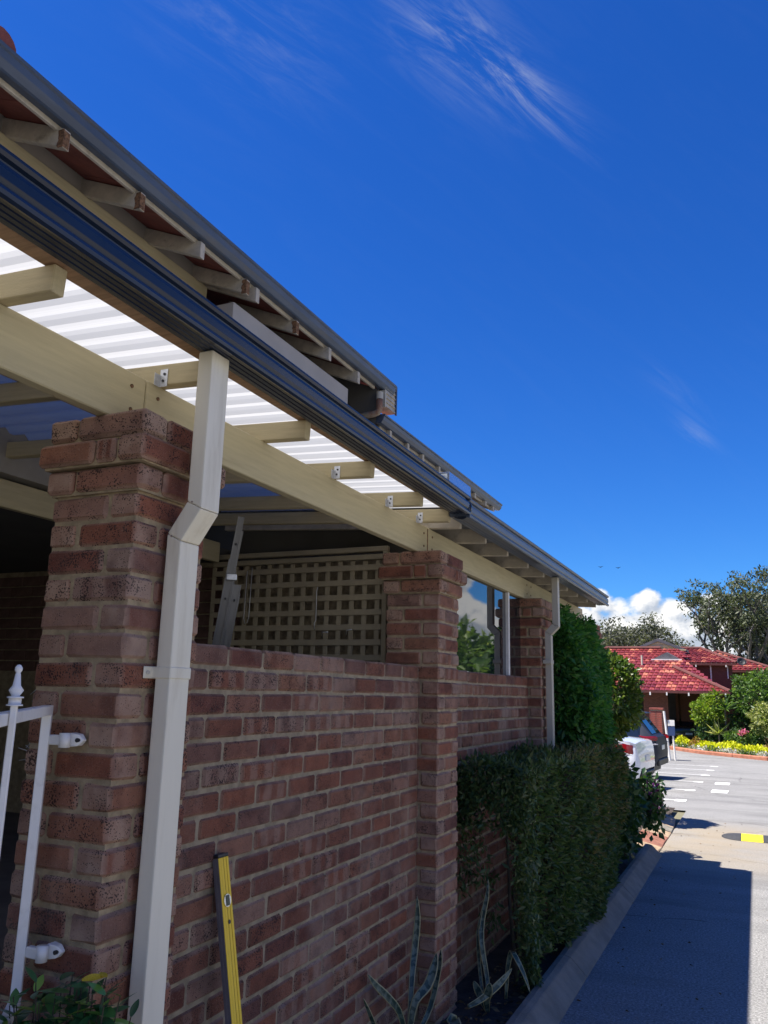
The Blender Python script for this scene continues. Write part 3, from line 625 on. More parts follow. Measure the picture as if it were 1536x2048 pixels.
# ------------------------------------------------------------------ the house behind the verandah
BOXM = paint('box_paint', (.40, .365, .32), .6, .06, 3)
hs_ = empty('brick_house'); tag(hs_, 'house with beige eaves and red tiled upper roof behind the verandah', 'house')
part_box('upper_wall', STUCCO, hs_, -1.95, -1.66, -6.2, 1.72, 2.82, 4.72, 0)
part_box('upper_wall', STUCCO, hs_, -1.95, -1.66, 3.78, 7.30, 2.82, 4.42, 0)
part_box('upper_wall', INNER, hs_, -3.3, -3.2, 1.72, 3.78, 2.82, 5.2, 0)  # recess wall, its shade put into the dark colour
part_box('frieze_board', TIMBER, hs_, -1.659, -1.625, -6.2, 1.70, 4.40, 4.535, .003)
part_box('boxed_beam', BOXM, hs_, -1.66, -1.30, 1.575, 3.26, 4.16, 4.302, .003)
SL = math.tan(math.radians(24))
def tail(yc, zb, x_out=-1.205, t=.042, h=.105, rot=False, long=.62):
    mb = MB(); xi = x_out - long
    mb.add([(x_out, yc - t / 2, zb), (x_out, yc + t / 2, zb), (x_out, yc + t / 2, zb + h), (x_out, yc - t / 2, zb + h),
            (xi, yc - t / 2, zb + long * SL), (xi, yc + t / 2, zb + long * SL), (xi, yc + t / 2, zb + h + long * SL), (xi, yc - t / 2, zb + h + long * SL)],
           [(0, 1, 2, 3), (4, 7, 6, 5), (0, 4, 5, 1), (1, 5, 6, 2), (2, 6, 7, 3), (3, 7, 4, 0)])
    o = mb.build('rafter_tail', EAVE, hs_, bevel=.003)
    if rot:
        m2 = MB(); n = 7; random.seed(int(yc * 100))
        pts = [(x_out - .004 - random.random() * .016, zb + .002 + (h - .004) * i / n) for i in range(n + 1)]
        vs = [(x_out + .0025, yc - t / 2 - .002, z) for _, z in pts] + [(x - .022, yc - t / 2 - .002, z) for x, z in pts]
        m2.add(vs, [(i, i + 1, n + 2 + i, n + 1 + i) for i in range(n)]); m2.add([(x_out + .0025, yc - t / 2 - .002, zb + .004), (x_out + .0025, yc + t / 2 - .006, zb + .004), (x_out + .0025, yc + t / 2 - .006, zb + h - .01), (x_out + .0025, yc - t / 2 - .002, zb + h - .01)], [(0, 1, 2, 3)])
        m2.build('rotten_end', ROT, o)
    return o
for i, yc in enumerate([-2.6, -2.05, -1.55, -1.03, -.51, .011, .56, 1.10, 1.59, 1.71, 2.24, 2.75, 3.27]): tail(yc, 4.34, rot=i in (5, 6, 8, 10))
for yc in (3.96, 4.38, 4.77, 5.24, 5.65, 6.05, 6.46, 6.88, 7.2): tail(yc, 4.072, t=.045, h=.072)
part_box('fascia_strip', EAVE, hs_, -1.268, -1.249, -6.2, 3.68, 4.447, 4.476, .002)
part_box('fascia_strip', EAVE, hs_, -1.268, -1.249, 3.80, 7.4, 4.118, 4.142, .002)
# red tiles over the upper eave, seen from below
ux = Vector((-1, 0, SL)).normalized(); TL = .34
tm = MB().box(-.165, .165, 0, TL + .05, 0, .014).box(-.165, -.12, 0, TL + .05, .014, .03).mesh('tile', bevel=.003); tm.materials.append(RED_TILE)
ang = math.atan(SL)
for r in range(3):
    for c in range(30):
        yy = -6.0 + c * .333 + .0
        if yy > 3.75: continue
        o = link('roof_tile', tm, None, hs_, loc=(-1.275 - r * TL * math.cos(ang), yy, 4.488 + r * TL * math.sin(ang)), rot=(0, 0, pi / 2)); 
        o.rotation_euler = (Matrix.Rotation(pi / 2, 4, 'Z') @ Matrix.Rotation(ang - .02, 4, 'X')).to_euler()
mb = MB(); mb.add([(-1.30, -6.2, 4.575), (-1.30, 3.8, 4.575), (-5.2, 3.8, 4.575 + 3.9 * SL), (-5.2, -6.2, 4.575 + 3.9 * SL)], [(0, 1, 2, 3)]); mb.add([(-5.2, -6.2, 6.27), (-5.2, 3.8, 6.27), (-9, 3.8, 4.5), (-9, -6.2, 4.5)], [(0, 1, 2, 3)])
o = mb.build('roof', RED_TILE, hs_); md = o.modifiers.new('s', 'SOLIDIFY'); md.thickness = .05
mb = MB().add([(-1.26, 3.75, 4.215), (-1.26, 7.40, 4.215), (-5.0, 7.40, 4.215 + 3.74 * SL), (-5.0, 3.75, 4.215 + 3.74 * SL)], [(0, 1, 2, 3)]); o = mb.build('roof', RED_TILE, hs_); md = o.modifiers.new('s', 'SOLIDIFY'); md.thickness = .04
MB().add([(-1.24, 3.70, 2.95), (-8.9, 3.70, 2.8), (-8.9, 3.7, 4.5), (-5.2, 3.7, 6.2), (-1.24, 3.7, 4.46)], [(0, 1, 2, 3, 4)]).build('gable_wall', INNER, hs_)  # dark colour stands in for the shade under the eave
MB().add([(-1.7, 7.28, .0), (-8.9, 7.28, .0), (-8.9, 7.28, 4.2), (-5.0, 7.28, 5.85), (-1.7, 7.28, 4.35)], [(0, 1, 2, 3, 4)]).build('gable_wall', STUCCO, hs_)
MB().add([(-1.9, -6.1, .0), (-8.9, -6.1, .0), (-8.9, -6.1, 4.5), (-5.2, -6.1, 6.2), (-1.9, -6.1, 4.75)], [(0, 1, 2, 3, 4)]).build('gable_wall', STUCCO, hs_)
part_box('rear_wall', STUCCO, hs_, -9.0, -8.9, -6.1, 7.28, 0, 4.5, 0)
# weatherboard return at the end of the upper eave
wb = empty('gable_cladding'); tag(wb, 'small grey weatherboard gable return at the step in the upper roof', 'cladding')
for i in range(6):
    z = 4.315 + i * .043
    MB().add([(-1.30, 3.78, z), (-1.185, 3.78, z), (-1.185, 4.02, z), (-1.30, 4.02, z), (-1.30, 3.78, z + .046), (-1.197, 3.78, z + .046), (-1.197, 4.02, z + .046), (-1.30, 4.02, z + .046)],
             [(0, 3, 2, 1), (4, 5, 6, 7), (0, 1, 5, 4), (1, 2, 6, 5), (2, 3, 7, 6), (3, 0, 4, 7)]).build('weatherboard', EAVE, wb)
part_box('corner_trim', OLDG, wb, -1.192, -1.178, 4.004, 4.022, 4.30, 4.58, 0)
part_box('corner_trim', CREAM2, wb, -1.31, -1.18, 3.758, 3.778, 4.30, 4.46, 0)
rc = empty('ridge_cap'); tag(rc, 'red terracotta tile end above the high gutter', 'roof tile')
mb = MB(); n = 9
pr = [(.10 * math.cos(pi * i / (n - 1)), .075 * math.sin(pi * i / (n - 1)) + .0) for i in range(n)]
mb.add([(-1.18, -.42 + a * .8, 4.572 + b * 1.1) for a, b in pr] + [(-1.62, -.58 + a * .8, 4.78 + b * 1.25) for a, b in pr], [(i, i + 1, n + i + 1, n + i) for i in range(n - 1)] + [tuple(range(n))])
o = mb.build('tile_barrel', RED_TILE, rc); 
# patio interior: floor, ceiling, brick wall with its shade put into the colour
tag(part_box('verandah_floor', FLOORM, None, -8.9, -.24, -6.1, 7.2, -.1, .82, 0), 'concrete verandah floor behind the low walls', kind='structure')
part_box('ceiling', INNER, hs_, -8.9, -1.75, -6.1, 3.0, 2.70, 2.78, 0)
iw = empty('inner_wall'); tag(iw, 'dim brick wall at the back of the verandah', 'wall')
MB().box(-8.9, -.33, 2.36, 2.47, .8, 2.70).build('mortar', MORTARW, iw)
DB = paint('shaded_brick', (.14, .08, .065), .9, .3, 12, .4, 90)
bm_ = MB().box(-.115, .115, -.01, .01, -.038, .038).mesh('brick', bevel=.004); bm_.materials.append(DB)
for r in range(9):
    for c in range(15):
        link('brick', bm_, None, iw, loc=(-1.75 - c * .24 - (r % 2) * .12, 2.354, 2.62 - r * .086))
part_box('added_dark_wall', INNER, hs_, -6.0, -5.9, -6.1, 2.36, .8, 2.70, 0)  # unseen wall added to keep the verandah interior dark

# ------------------------------------------------------------------ lattice screen
LATT = paint('lattice_paint', (.36, .305, .20), .65, .1, 6, .2, 60)
lt = empty('lattice_screen'); tag(lt, 'cream timber lattice screen above the low brick wall', 'lattice')
LY = 2.25; X0, X1 = -1.80, -.43; Z0, Z1 = 1.70, 2.725
part_box('top_rail', LATT, lt, X0, X1, LY - .03, LY + .01, Z1 - .034, Z1, .003)
part_box('top_rail', LATT, lt, X0, X1, LY - .026, LY + .006, Z1 - .085, Z1 - .050, .003)
part_box('side_rail', LATT, lt, X1 - .032, X1 + .002, LY - .032, LY + .012, Z0 - .6, Z1 - .0345, .003)
nx = int((X1 - X0 - .04) / .092); nz = 9
hm = MB().box(0, X1 - X0 - .034, -.006, .0, -.019, .019).mesh('slat', bevel=.002); hm.materials.append(LATT)
vm = MB().box(-.017, .017, .0, .007, Z0 - .5, Z1 - .088).mesh('slat', bevel=.002); vm.materials.append(LATT)
for i in range(nz + 2): link('horizontal_slat', hm, None, lt, loc=(X0, LY - .012 + random.uniform(-.001, .001), Z1 - .135 - i * .097))
for i in range(nx + 1): link('vertical_slat', vm, None, lt, loc=(X1 - .075 - i * .092, LY - .011, 0))
WIRE = simple('pale_wire', (.62, .62, .60), .35, .4)
def wire(pts, label, r=.003, cat='hook', grp='wire hooks on the lattice', mat=None):
    o = MB().tube(pts, r, 6).build('wire_hook', mat or WIRE, None, True); tag(o, label, cat, grp)
wire([(-.936, 2.225, 2.47), (-.94, 2.22, 2.44), (-.941, 2.226, 2.25), (-.943, 2.21, 2.23), (-.946, 2.222, 2.19)], 'long straight wire hook in the middle of the lattice')
wire([(-.875, 2.20, 2.135), (-.85, 2.15, 2.165), (-.80, 2.14, 2.165)], 'bent wire hook on the lattice, lower left of two near the pillar', .004)
wire([(-.70, 2.20, 2.15), (-.67, 2.15, 2.175), (-.63, 2.14, 2.18)], 'bent wire hook on the lattice, closest to the pillar', .004)
wire([(-1.46, 2.22, 2.62), (-1.465, 2.218, 2.28), (-1.475, 2.218, 2.24), (-1.495, 2.218, 2.235), (-1.505, 2.218, 2.27), (-1.50, 2.22, 2.60)], 'long looped wire hanging on the lattice beside the ladder')

# ------------------------------------------------------------------ ladder
ld = empty('ladder'); tag(ld, 'aluminium extension ladder leaning behind the low wall', 'ladder')
def channel(mb, a, b, wdir, ddir, w, d, t=.004):
    a, b, wdir, ddir = map(Vector, (a, b, wdir, ddir)); 
    for (o1, o2, p1, p2) in ((-w / 2, w / 2, 0, t), (-w / 2, -w / 2 + t, t, d), (w / 2 - t, w / 2, t, d)):
        vs = [q + wdir * u + ddir * v for q in (a, b) for (u, v) in ((o1, p1), (o2, p1), (o2, p2), (o1, p2))]
        mb.add(vs, [(0, 1, 2, 3), (4, 7, 6, 5), (0, 4, 5, 1), (1, 5, 6, 2), (2, 6, 7, 3), (3, 7, 4, 0)])
vd = Vector((-.57, .82, 0)).normalized()                      # across the rungs, away from the viewer
A = Vector((-.98, .95, .84)); B = Vector((-.66, .90, 2.655)); ax = (B - A).normalized(); wd = vd.cross(ax).normalized()
for k in (0, 1):
    s0 = vd * (.36 * k)
    mb = MB(); channel(mb, A + s0, A + s0 + ax * 1.62, wd, -vd if k == 0 else vd, .042, .02); mb.build('stile', ALU, ld)
    mb = MB(); channel(mb, A + s0 + .0 * wd + wd * .045 + ax * .25 - vd * .008 * (1 - 2 * k), A + s0 + wd * .045 + ax * 1.50, wd, -vd if k == 0 else vd, .040, .018); mb.build('fly_stile', ALU, ld)
    mb = MB(); channel(mb, A + s0 - vd * .002 + ax * 1.55, B + s0, wd, -vd if k == 0 else vd, .032, .018); mb.build('upper_stile', ALU, ld)
    q = A + s0 + ax * 1.53 - vd * (.026 if k == 0 else -.026) + wd * .01
    MB().box(-.026, .026, -.010, .010, -.016, .016).build('stile_guide', DARK if k else GALV, ld, bevel=.003, loc=q, rot=(0, 0, math.atan2(wd.y, wd.x)))
for i in range(6): MB().tube([A + ax * (.2 + .28 * i), A + ax * (.2 + .28 * i) + vd * .36], .014, 8).build('rung', ALU, ld)
for i, (t_, w_) in enumerate(((1.70, 0), (1.42, 0), (1.42, .045), (1.12, 0))):
    p = A + ax * t_ + wd * w_ - vd * .001; MB().tube([p - vd * .028, p + vd * .002], .005, 8).build('rivet', DARK, ld)

# loose wire ends beside pillar one
wn = empty('wire_netting'); tag(wn, 'loose white wire ends sticking out behind the near pillar', 'wire')
random.seed(21)
for i in range(9):
    z = [2.19, 2.09, 2.07, 2.05, 2.02, 2.01, 1.985, 1.975, 1.965][i]; dx = random.uniform(.03, .10)
    p0 = Vector((-.30, -.20, z)); d = Vector((-.2, .95, 0)).normalized() * dx + Vector((0, 0, random.uniform(-.03, .03)))
    MB().tube([p0, p0 + d * .5 + Vector((0, 0, random.uniform(-.01, .015))), p0 + d], [.0018, .0015, .001], 5).build('strand', WIRE, wn)
wn2 = empty('wire_netting'); tag(wn2, 'loose white wire ends beside the white gate finial', 'wire')
for i in range(7):
    z = [1.78, 1.73, 1.70, 1.62, 1.60, 1.575, 1.56][i]; p0 = Vector((-.36, -.55, z)); dx = random.uniform(.03, .07)
    d = Vector((-.95, -.05, random.uniform(-.5, .5))) * dx
    MB().tube([p0, p0 + d * .5 + Vector((0, 0, random.uniform(-.008, .012))), p0 + d], [.0016, .0014, .0009], 5).build('strand', WIRE, wn2)

# ------------------------------------------------------------------ white gate
gt = empty('gate'); tag(gt, 'white steel picket gate hinged on the near pillar', 'gate')
gp = Vector((-.200, -.668, 0)); gd = Vector((.63, -.777, 0)).normalized(); gn = Vector((gd.y, -gd.x, 0))
def gbar(name, s0, s1, z0, z1, w, off=0.0, bevel=.002, par=None):
    mb = MB(); vs = []
    for z in (z0, z1):
        for (s, n) in ((s0, -w / 2), (s1, -w / 2), (s1, w / 2), (s0, w / 2)): p = gp + gd * s + gn * (n + off); vs.append((p.x, p.y, z))
    mb.add(vs, [(0, 3, 2, 1), (4, 5, 6, 7), (0, 1, 5, 4), (1, 2, 6, 5), (2, 3, 7, 6), (3, 0, 4, 7)]); return mb.build(name, WHITE, par or gt, bevel=bevel)
gbar('hinge_stile', -.0135, .0135, .945, 1.738, .027); gbar('top_rail', .0136, .95, 1.711, 1.738, .027); gbar('bottom_rail', .0136, .95, .945, .972, .027)
for s in (.69,):
    pk = gbar('picket', s - .007, s + .007, .90, 1.772, .014, -.0215); p = gp + gd * s + gn * -.0215
    MB().lathe([(0, 0), (.017, 0), (.017, .003), (.013, .003), (.013, .016), (.017, .016), (.017, .019), (.008, .020), (.0155, .032), (.0085, .042), (.0055, .066), (.0045, .068), (.0078, .074), (.0078, .079), (.004, .085), (0, .086)], (p.x, p.y, 1.752), 10).build('finial', WHITE, pk, True)
for z in (1.642, 1.083):
    h = MB(); h.box(-.185, -.135, -.668, -.648, z - .014, z + .014); hb = h.build('hinge', WHITE, gt, bevel=.003)
    MB().tube([(-.136, -.655, z - .02), (-.136, -.655, z + .02)], .016, 14).build('barrel', WHITE, hb, True)
    MB().add([(-.140, -.607, z - .020), (-.112, -.607, z - .016), (-.098, -.607, z), (-.112, -.607, z + .016), (-.140, -.607, z + .020), (-.140, -.640, z - .020), (-.112, -.630, z - .016), (-.098, -.618, z), (-.112, -.630, z + .016), (-.140, -.640, z + .020)],
             [(0, 1, 2, 3, 4), (5, 9, 8, 7, 6)] + [(i, (i + 1) % 5, 5 + (i + 1) % 5, 5 + i) for i in range(5)]).build('hinge_plate', WHITE, hb, bevel=.002)
    MB().tube([(-.112, -.634, z), (-.112, -.622, z)], .006, 8).build('bolt', DARK, hb)
mb = MB().tube([gp + gd * 0 + gn * -.0 + Vector((0, 0, 0)), gp], .001, 4) if False else None

# ------------------------------------------------------------------ spirit level
lv = empty('spirit_level', (.118, .118, .055), (0, -math.atan2(.222, 1.16), 0)); tag(lv, 'yellow spirit level leaning against the low brick wall', 'spirit level')
Lh = 1.185
MB().box(-.0125, .0, -.030, .030, .012, Lh - .012).box(-.0250, -.0125, -.030, -.018, .012, Lh - .012).box(-.0250, -.0125, .018, .030, .012, Lh - .012).build('web', LGREY, lv, bevel=.001)
mb = MB()
for (a, b, x) in ((-.0295, -.017, .003), (-.0155, -.001, .0022), (.001, .0155, .0022), (.017, .0295, .003)): mb.box(.0002, x, a, b, .0125, Lh - .0125)
mb.build('face_ribs', YEL, lv, bevel=.0008)
for z0, z1 in ((0, .0115), (Lh - .0115, Lh)): part_box('end_cap', DARK, lv, -.026, .004, -.031, .031, z0, z1, .002)
vb = MB().tube([(.0033, 0, Lh - .155), (.0062, 0, Lh - .155)], .021, 24).build('vial_ring', SILVER, lv); vb.scale = (1, 1, 1)
MB().box(.0064, .0085, -.010, .010, Lh - .172, Lh - .138).build('vial', VIAL, vb, bevel=.001)
MB().tube([(.0033, .003, Lh - .225), (.0045, .003, Lh - .225)], .007, 12).build('hang_hole', DARK, lv)

# ------------------------------------------------------------------ window pane between pillars two and three
wp = empty('window_screen'); tag(wp, 'reflective clear pane above the second low wall', 'window')
part_box('pane', PANE, wp, -.186, -.181, 2.40, 4.57, ZT + .002, ZB + .02, 0)
part_box('post', WHITE, wp, -.19, -.155, 4.10, 4.135, ZT + .002, ZB - .002, .003)

# clear roll of flashing lying on the verandah roof near the gutter joint
fl = empty('flashing'); tag(fl, 'pale metal flashing upstand above the gutter joint', 'flashing')
FLM = simple('bright_metal', (.45, .52, .62), .18, .9)
part_box('upstand', FLM, fl, -.118, -.10, 2.48, 2.93, zs + .09, 3.26, .002); part_box('top_fold', FLM, fl, -.20, -.119, 2.48, 2.93, 3.245, 3.26, .002)

# ------------------------------------------------------------------ plants near the wall
def plant(name, label, cat, group=None): e = empty(name); return tag(e, label, cat, group)
hd = plant('hedge', 'clipped shady hedge overhanging the concrete kerb', 'hedge')
pts = []; out = []
def face(n, fx, fy, fz, nrm):
    for _ in range(n):
        pts.append((fx(), fy(), fz())); out.append(nrm)
U = random.uniform; random.seed(5)
bul = lambda y, z: .04 * math.sin(y * 3.1 + z * 2) + .03 * math.sin(y * 7 + z * 5) + .018 * math.sin(y * 15 - z * 13)
for _ in range(21000):
    y = U(2.72, 5.85); z = U(.06, 1.33); zb = .08 + .25 * max(0, .5 + .5 * math.sin(y * 4)) * (1 if y < 3.2 else .3)
    if z < zb: continue
    f = min(1, (y - 2.6) / 1.0); x = .30 + .13 * f + bul(y, z) - .10 * max(0, .5 - z) - abs(random.gauss(0, .035)) - (.16 * max(0, z - 1.22))
    pts.append((x, y, z)); out.append((1.1, -.25, .25))
for _ in range(5200):
    y = U(2.68, 5.85); x = U(-.12, .42) ; pts.append((x, y, 1.335 + .02 * math.sin(x * 9 + y * 5) + random.gauss(0, .018) - .10 * max(0, x - .3))); out.append((.1, -.2, 1.0))
for _ in range(4200):
    x = U(-.11, .40); z = U(.98, 1.36) if x < .27 else U(.05, 1.36)
    if x < .27 and z < 1.06 + .10 * math.sin(x * 20): 
        if random.random() < .7: continue
    y = 2.66 + .05 * math.sin(x * 8 + z * 4) + abs(random.gauss(0, .06)) + (.10 * max(0, .9 - z)) ; pts.append((x, y, z)); out.append((.25, -1.0, -.15))
for _ in range(420):      # stray sprays hanging in front of the wall
    cx, cz = random.choice([(-.08, .93), (-.07, .78), (.0, .86), (.06, .70), (.10, .45), (-.09, .65)]); pts.append((random.gauss(cx, .035), random.gauss(2.75, .07), random.gauss(cz, .05))); out.append((.3, -.6, -.6))
me = leaves_mesh('foliage', pts, .044, .36, .25, out, jitter=.75); link('foliage', me, L_HEDGE, hd)
pts = []; out = []
for _ in range(2800):
    y = U(4.0, 5.85); z = U(.55, 1.38); f = min(1, (y - 2.6) / 1.0); x = .31 + .13 * f + bul(y, z) - abs(random.gauss(0, .02)) - .16 * max(0, z - 1.22); pts.append((x, y, z)); out.append((1.0, -.2, .3))
for _ in range(900):
    y = U(3.6, 5.8); x = U(.0, .42); pts.append((x, y, 1.345 + random.gauss(0, .015))); out.append((.2, -.2, 1.0))
link('dry_foliage', leaves_mesh('dry_foliage', pts, .040, .34, .2, out, jitter=.75), L_HEDGEB, hd)
for i in range(16):
    y = U(2.9, 5.6); x = U(.02, .25); p = [(x, y, .04), (x + U(-.06, .06), y + U(-.08, .08), .45), (x + U(-.12, .12), y + U(-.15, .15), .9), (x + U(-.15, .15), y + U(-.2, .2), 1.25)]
    MB().tube(p, [.014, .011, .008, .005], 6).build('branch', TWIG, hd)
for i in range(46):
    y = U(2.75, 5.7); top_ = random.random() < .55; p0 = Vector((U(.0, .38), y, 1.30)) if top_ else Vector((.40, y, U(.25, 1.2))); dv = (Vector((U(-.3, .3), U(-.4, .3), 1)) if top_ else Vector((1, U(-.6, .4), U(-.2, .8)))).normalized() * U(.05, .13); p1 = p0 + dv
    MB().tube([p0, p0.lerp(p1, .5) + Vector((U(-.01, .01), U(-.01, .01), 0)), p1], [.0025, .002, .001], 4).build('shoot', TWIG, hd)
    n_ = random.randint(5, 9); Q = np.array([p0.lerp(p1, (k + 1) / n_) for k in range(n_)]); link('shoot_leaves', leaves_mesh('shoot_leaves', Q, .050, .34, -.1, np.repeat(np.array([dv.normalized()]), n_, 0), jitter=.9), L_HEDGE, hd)['kind'] = 'stuff'
# added dark box inside, so no light leaks through
mb = MB().box(.16, .26, 4.0, 5.6, .3, 1.22); mb.build('light_stop_box', SOIL, hd)

vn = plant('creeper', 'tall dark green creeper covering the wall past the thin downpipe', 'creeper')
pts = []; out = []
def vx(y, z): return .05 + (.33 - .13 * max(0, y - 5.4) / 1.4 - .05) * math.sin(min(1, max(0, (2.62 - z) / 1.1)) * pi / 2) + .03 * math.sin(y * 4 + z * 3) + .02 * math.sin(y * 9 - z * 7)
for _ in range(17000):
    y = U(5.02, 6.85); z = U(.35, 2.56 + .06 * math.sin(y * 5)); x = vx(y, z) * min(1, .25 + (y - 5.02) * 1.2 + .4 * random.random()) - abs(random.gauss(0, .04)); 
    pts.append((x, y, z)); out.append((1.0, -.35, -.1))
for _ in range(4000):
    z = U(.4, 2.5); x = U(-.02, .33) * (vx(5.1, z) / .33); pts.append((x, 5.02 + abs(random.gauss(0, .09)) + x * .4, z)); out.append((.3, -1, -.1))
for _ in range(1200):
    y = U(5.05, 6.8); pts.append((U(-.1, .1), y, 2.5 + .05 * math.sin(y * 5) + random.gauss(0, .04))); out.append((.2, -.2, .8))
link('foliage', leaves_mesh('foliage', pts, .066, .42, .35, out, jitter=.7), L_VINE, vn)
MB().box(-.12, .04, 5.12, 6.75, .05, 2.42).build('light_stop_box', SOIL, vn)  # added dark box filling the creeper, blocks light from behind
for i in range(5):
    y = U(5.1, 6.6); p = [(.02, y, 2.45), (.06, y + U(-.1, .1), 2.58 + U(0, .08)), (.12, y + U(-.2, .2), 2.60 + U(-.02, .1))]; MB().tube(p, [.004, .003, .002], 5).build('tendril', TWIG, vn)

def blob(n, c, r, sq=1.0, fill=.35, seed=0, lump=.15):
    g = np.random.default_rng(seed); d = g.normal(size=(n, 3)); d /= np.linalg.norm(d, axis=1)[:, None]
    rad = 1 - np.abs(g.normal(size=n)) * fill * .5
    rad *= 1 + lump * (np.sin(d[:, 0] * 5 + seed) * np.sin(d[:, 1] * 6 + 1) + np.sin(d[:, 2] * 7 + d[:, 0] * 4 + seed * 2))
    P = d * np.clip(rad, .2, 1.4)[:, None] * np.array(r) + np.array(c); return P, d
rb = plant('round_bush', 'rounded variegated bush with sunlit top beyond the creeper', 'bush')
P, d = blob(5200, (-.36, 10.55, 1.82), (.42, .55, .62), seed=4, fill=.35, lump=.07); link('foliage', leaves_mesh('foliage', P, .085, .5, .15, d, jitter=.8), L_BUSH, rb)
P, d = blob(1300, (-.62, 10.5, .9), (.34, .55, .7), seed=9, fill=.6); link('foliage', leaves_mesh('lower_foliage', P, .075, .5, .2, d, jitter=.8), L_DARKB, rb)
for i in range(5): MB().tube([(-.75 + U(-.05, .05), 10.5 + U(-.1, .1), 0), (-.68 + U(-.08, .08), 10.55 + U(-.2, .2), .8), (-.5 + U(-.2, .2), 10.55 + U(-.35, .35), 1.7)], [.025, .018, .008], 6).build('stem', BARK, rb)
pb = plant('flowering_bush', 'dark leafy bush with purple flowers at the kerb end', 'bush')
P, d = blob(3000, (.20, 7.0, .66), (.28, .55, .58), seed=2, fill=.7, lump=.12); P = P[P[:, 2] > .1]; link('foliage', leaves_mesh('foliage', P, .085, .6, .25, None), L_DARKB, pb)
P, d = blob(700, (.43, 8.05, .58), (.19, .34, .34), seed=3, fill=.8); P = P[P[:, 2] > .12]; link('foliage', leaves_mesh('spray_foliage', P, .08, .6, .2, None), L_DARKB, pb)
P, d = blob(300, (.46, 8.15, .62), (.13, .28, .22), seed=6, fill=.6); link('flowers', leaves_mesh('flowers', P, .05, .9, 0, None), L_PURP, pb)['kind'] = 'stuff'
P, d = blob(60, (.12, 7.5, 1.02), (.12, .25, .10), seed=6, fill=.6); link('flowers', leaves_mesh('flowers', P, .05, .9, 0, None), L_PURP, pb)['kind'] = 'stuff'
for i in range(7): MB().tube([(.2, 7.6, .05), (.2 + U(-.1, .1), 7.6 + U(-.2, .2), .4), (.22 + U(-.18, .25), 7.6 + U(-.3, .5), .8)], [.015, .01, .005], 5).build('stem', TWIG, pb)

# snake plants: each leaf a strap of its own
def snake_leaf(parent, path, w, twist=0.0, n=14):
    path = [Vector(p) for p in path]
    def cr(t):
        k = (len(path) - 1) * t; i = min(int(k), len(path) - 2); u = k - i
        p0, p1, p2, p3 = path[max(i - 1, 0)], path[i], path[i + 1], path[min(i + 2, len(path) - 1)]
        return .5 * ((2 * p1) + (p2 - p0) * u + (2 * p0 - 5 * p1 + 4 * p2 - p3) * u * u + (3 * p1 - p0 - 3 * p2 + p3) * u ** 3)
    vs = []; uvs = []; fs = []; m = 5
    for i in range(n + 1):
        t = i / n; p = cr(t); tan = (cr(min(1, t + .02)) - cr(max(0, t - .02))).normalized()
        view = (CAM_POS - p).normalized(); view = (view + Vector((.3, -.2, .1))).normalized()
        side = tan.cross(view).normalized(); nr = side.cross(tan); a = twist * t; side, nr = side * math.cos(a) + nr * math.sin(a), nr * math.cos(a) - side * math.sin(a)
        ww = w * (.45 + .55 * math.sin(min(1, t * 1.7) * pi / 2)) * (1 - max(0, (t - .62) / .38) ** 1.8 * .97)
        for j in range(m):
            s = (j / (m - 1) - .5); vs.append(p + side * s * ww - nr * (s * s) * -ww * .55); uvs.append((j / (m - 1), t * (path[0] - path[-1]).length * 1.0))
    for i in range(n):
        for j in range(m - 1): fs.append((i * m + j, i * m + j + 1, (i + 1) * m + j + 1, (i + 1) * m + j))
    me = bpy.data.meshes.new('leaf'); me.from_pydata([tuple(v) for v in vs], [], fs); uv = me.uv_layers.new(name='UVMap')
    for l in me.loops: uv.data[l.index].uv = uvs[l.vertex_index]
    me.polygons.foreach_set('use_smooth', [True] * len(me.polygons)); me.update()
    o = link('leaf', me, SNAKE, parent); md = o.modifiers.new('s', 'SOLIDIFY'); md.thickness = .003; return o
sa = plant('snake_plant', 'banded snake plant in the corner where low wall meets pillar', 'snake plant', 'snake plants')
b = Vector((-.02, 1.70, .05))
snake_leaf(sa, [b, (-.045, 1.80, .35), (-.055, 1.86, .48), (-.05, 1.88, .62), (-.055, 1.88, .73)], .036, .3)
snake_leaf(sa, [b, (.0, 1.72, .26), (.05, 1.78, .34), (.07, 1.82, .42), (.075, 1.84, .48)], .046, .5)
snake_leaf(sa, [b, (-.03, 1.62, .24), (-.05, 1.52, .34), (-.07, 1.40, .43), (-.075, 1.32, .50)], .038, -.6)
snake_leaf(sa, [(.04, 1.36, .05), (.03, 1.26, .24), (.01, 1.18, .38), (-.01, 1.14, .46)], .020, .9)
snake_leaf(sa, [b, (.03, 1.86, .2), (.05, 1.95, .38), (.05, 1.97, .46)], .03, 1.0)
sb = plant('snake_plant', 'banded snake plant with sprawling leaves in front of the hedge', 'snake plant', 'snake plants')
b = Vector((.19, 2.36, .06))
snake_leaf(sb, [b, (.17, 2.42, .2), (.13, 2.44, .38), (.12, 2.48, .50), (.145, 2.50, .63), (.145, 2.52, .72)], .032, .6)
snake_leaf(sb, [b + Vector((-.02, .02, 0)), (.12, 2.45, .2), (.10, 2.46, .42), (.12, 2.48, .55)], .020, .9)
snake_leaf(sb, [(.12, 2.22, .12), (.19, 2.27, .16), (.26, 2.36, .22), (.31, 2.44, .28)], .038, -.4)
snake_leaf(sb, [(.24, 2.55, .08), (.25, 2.56, .24), (.275, 2.55, .33), (.31, 2.50, .33), (.37, 2.47, .25), (.41, 2.46, .16)], .032, .7)
snake_leaf(sb, [b, (.20, 2.30, .14), (.22, 2.28, .20), (.23, 2.27, .24)], .046, .2)
snake_leaf(sb, [b, (.15, 2.34, .15), (.12, 2.32, .22)], .040, .3)
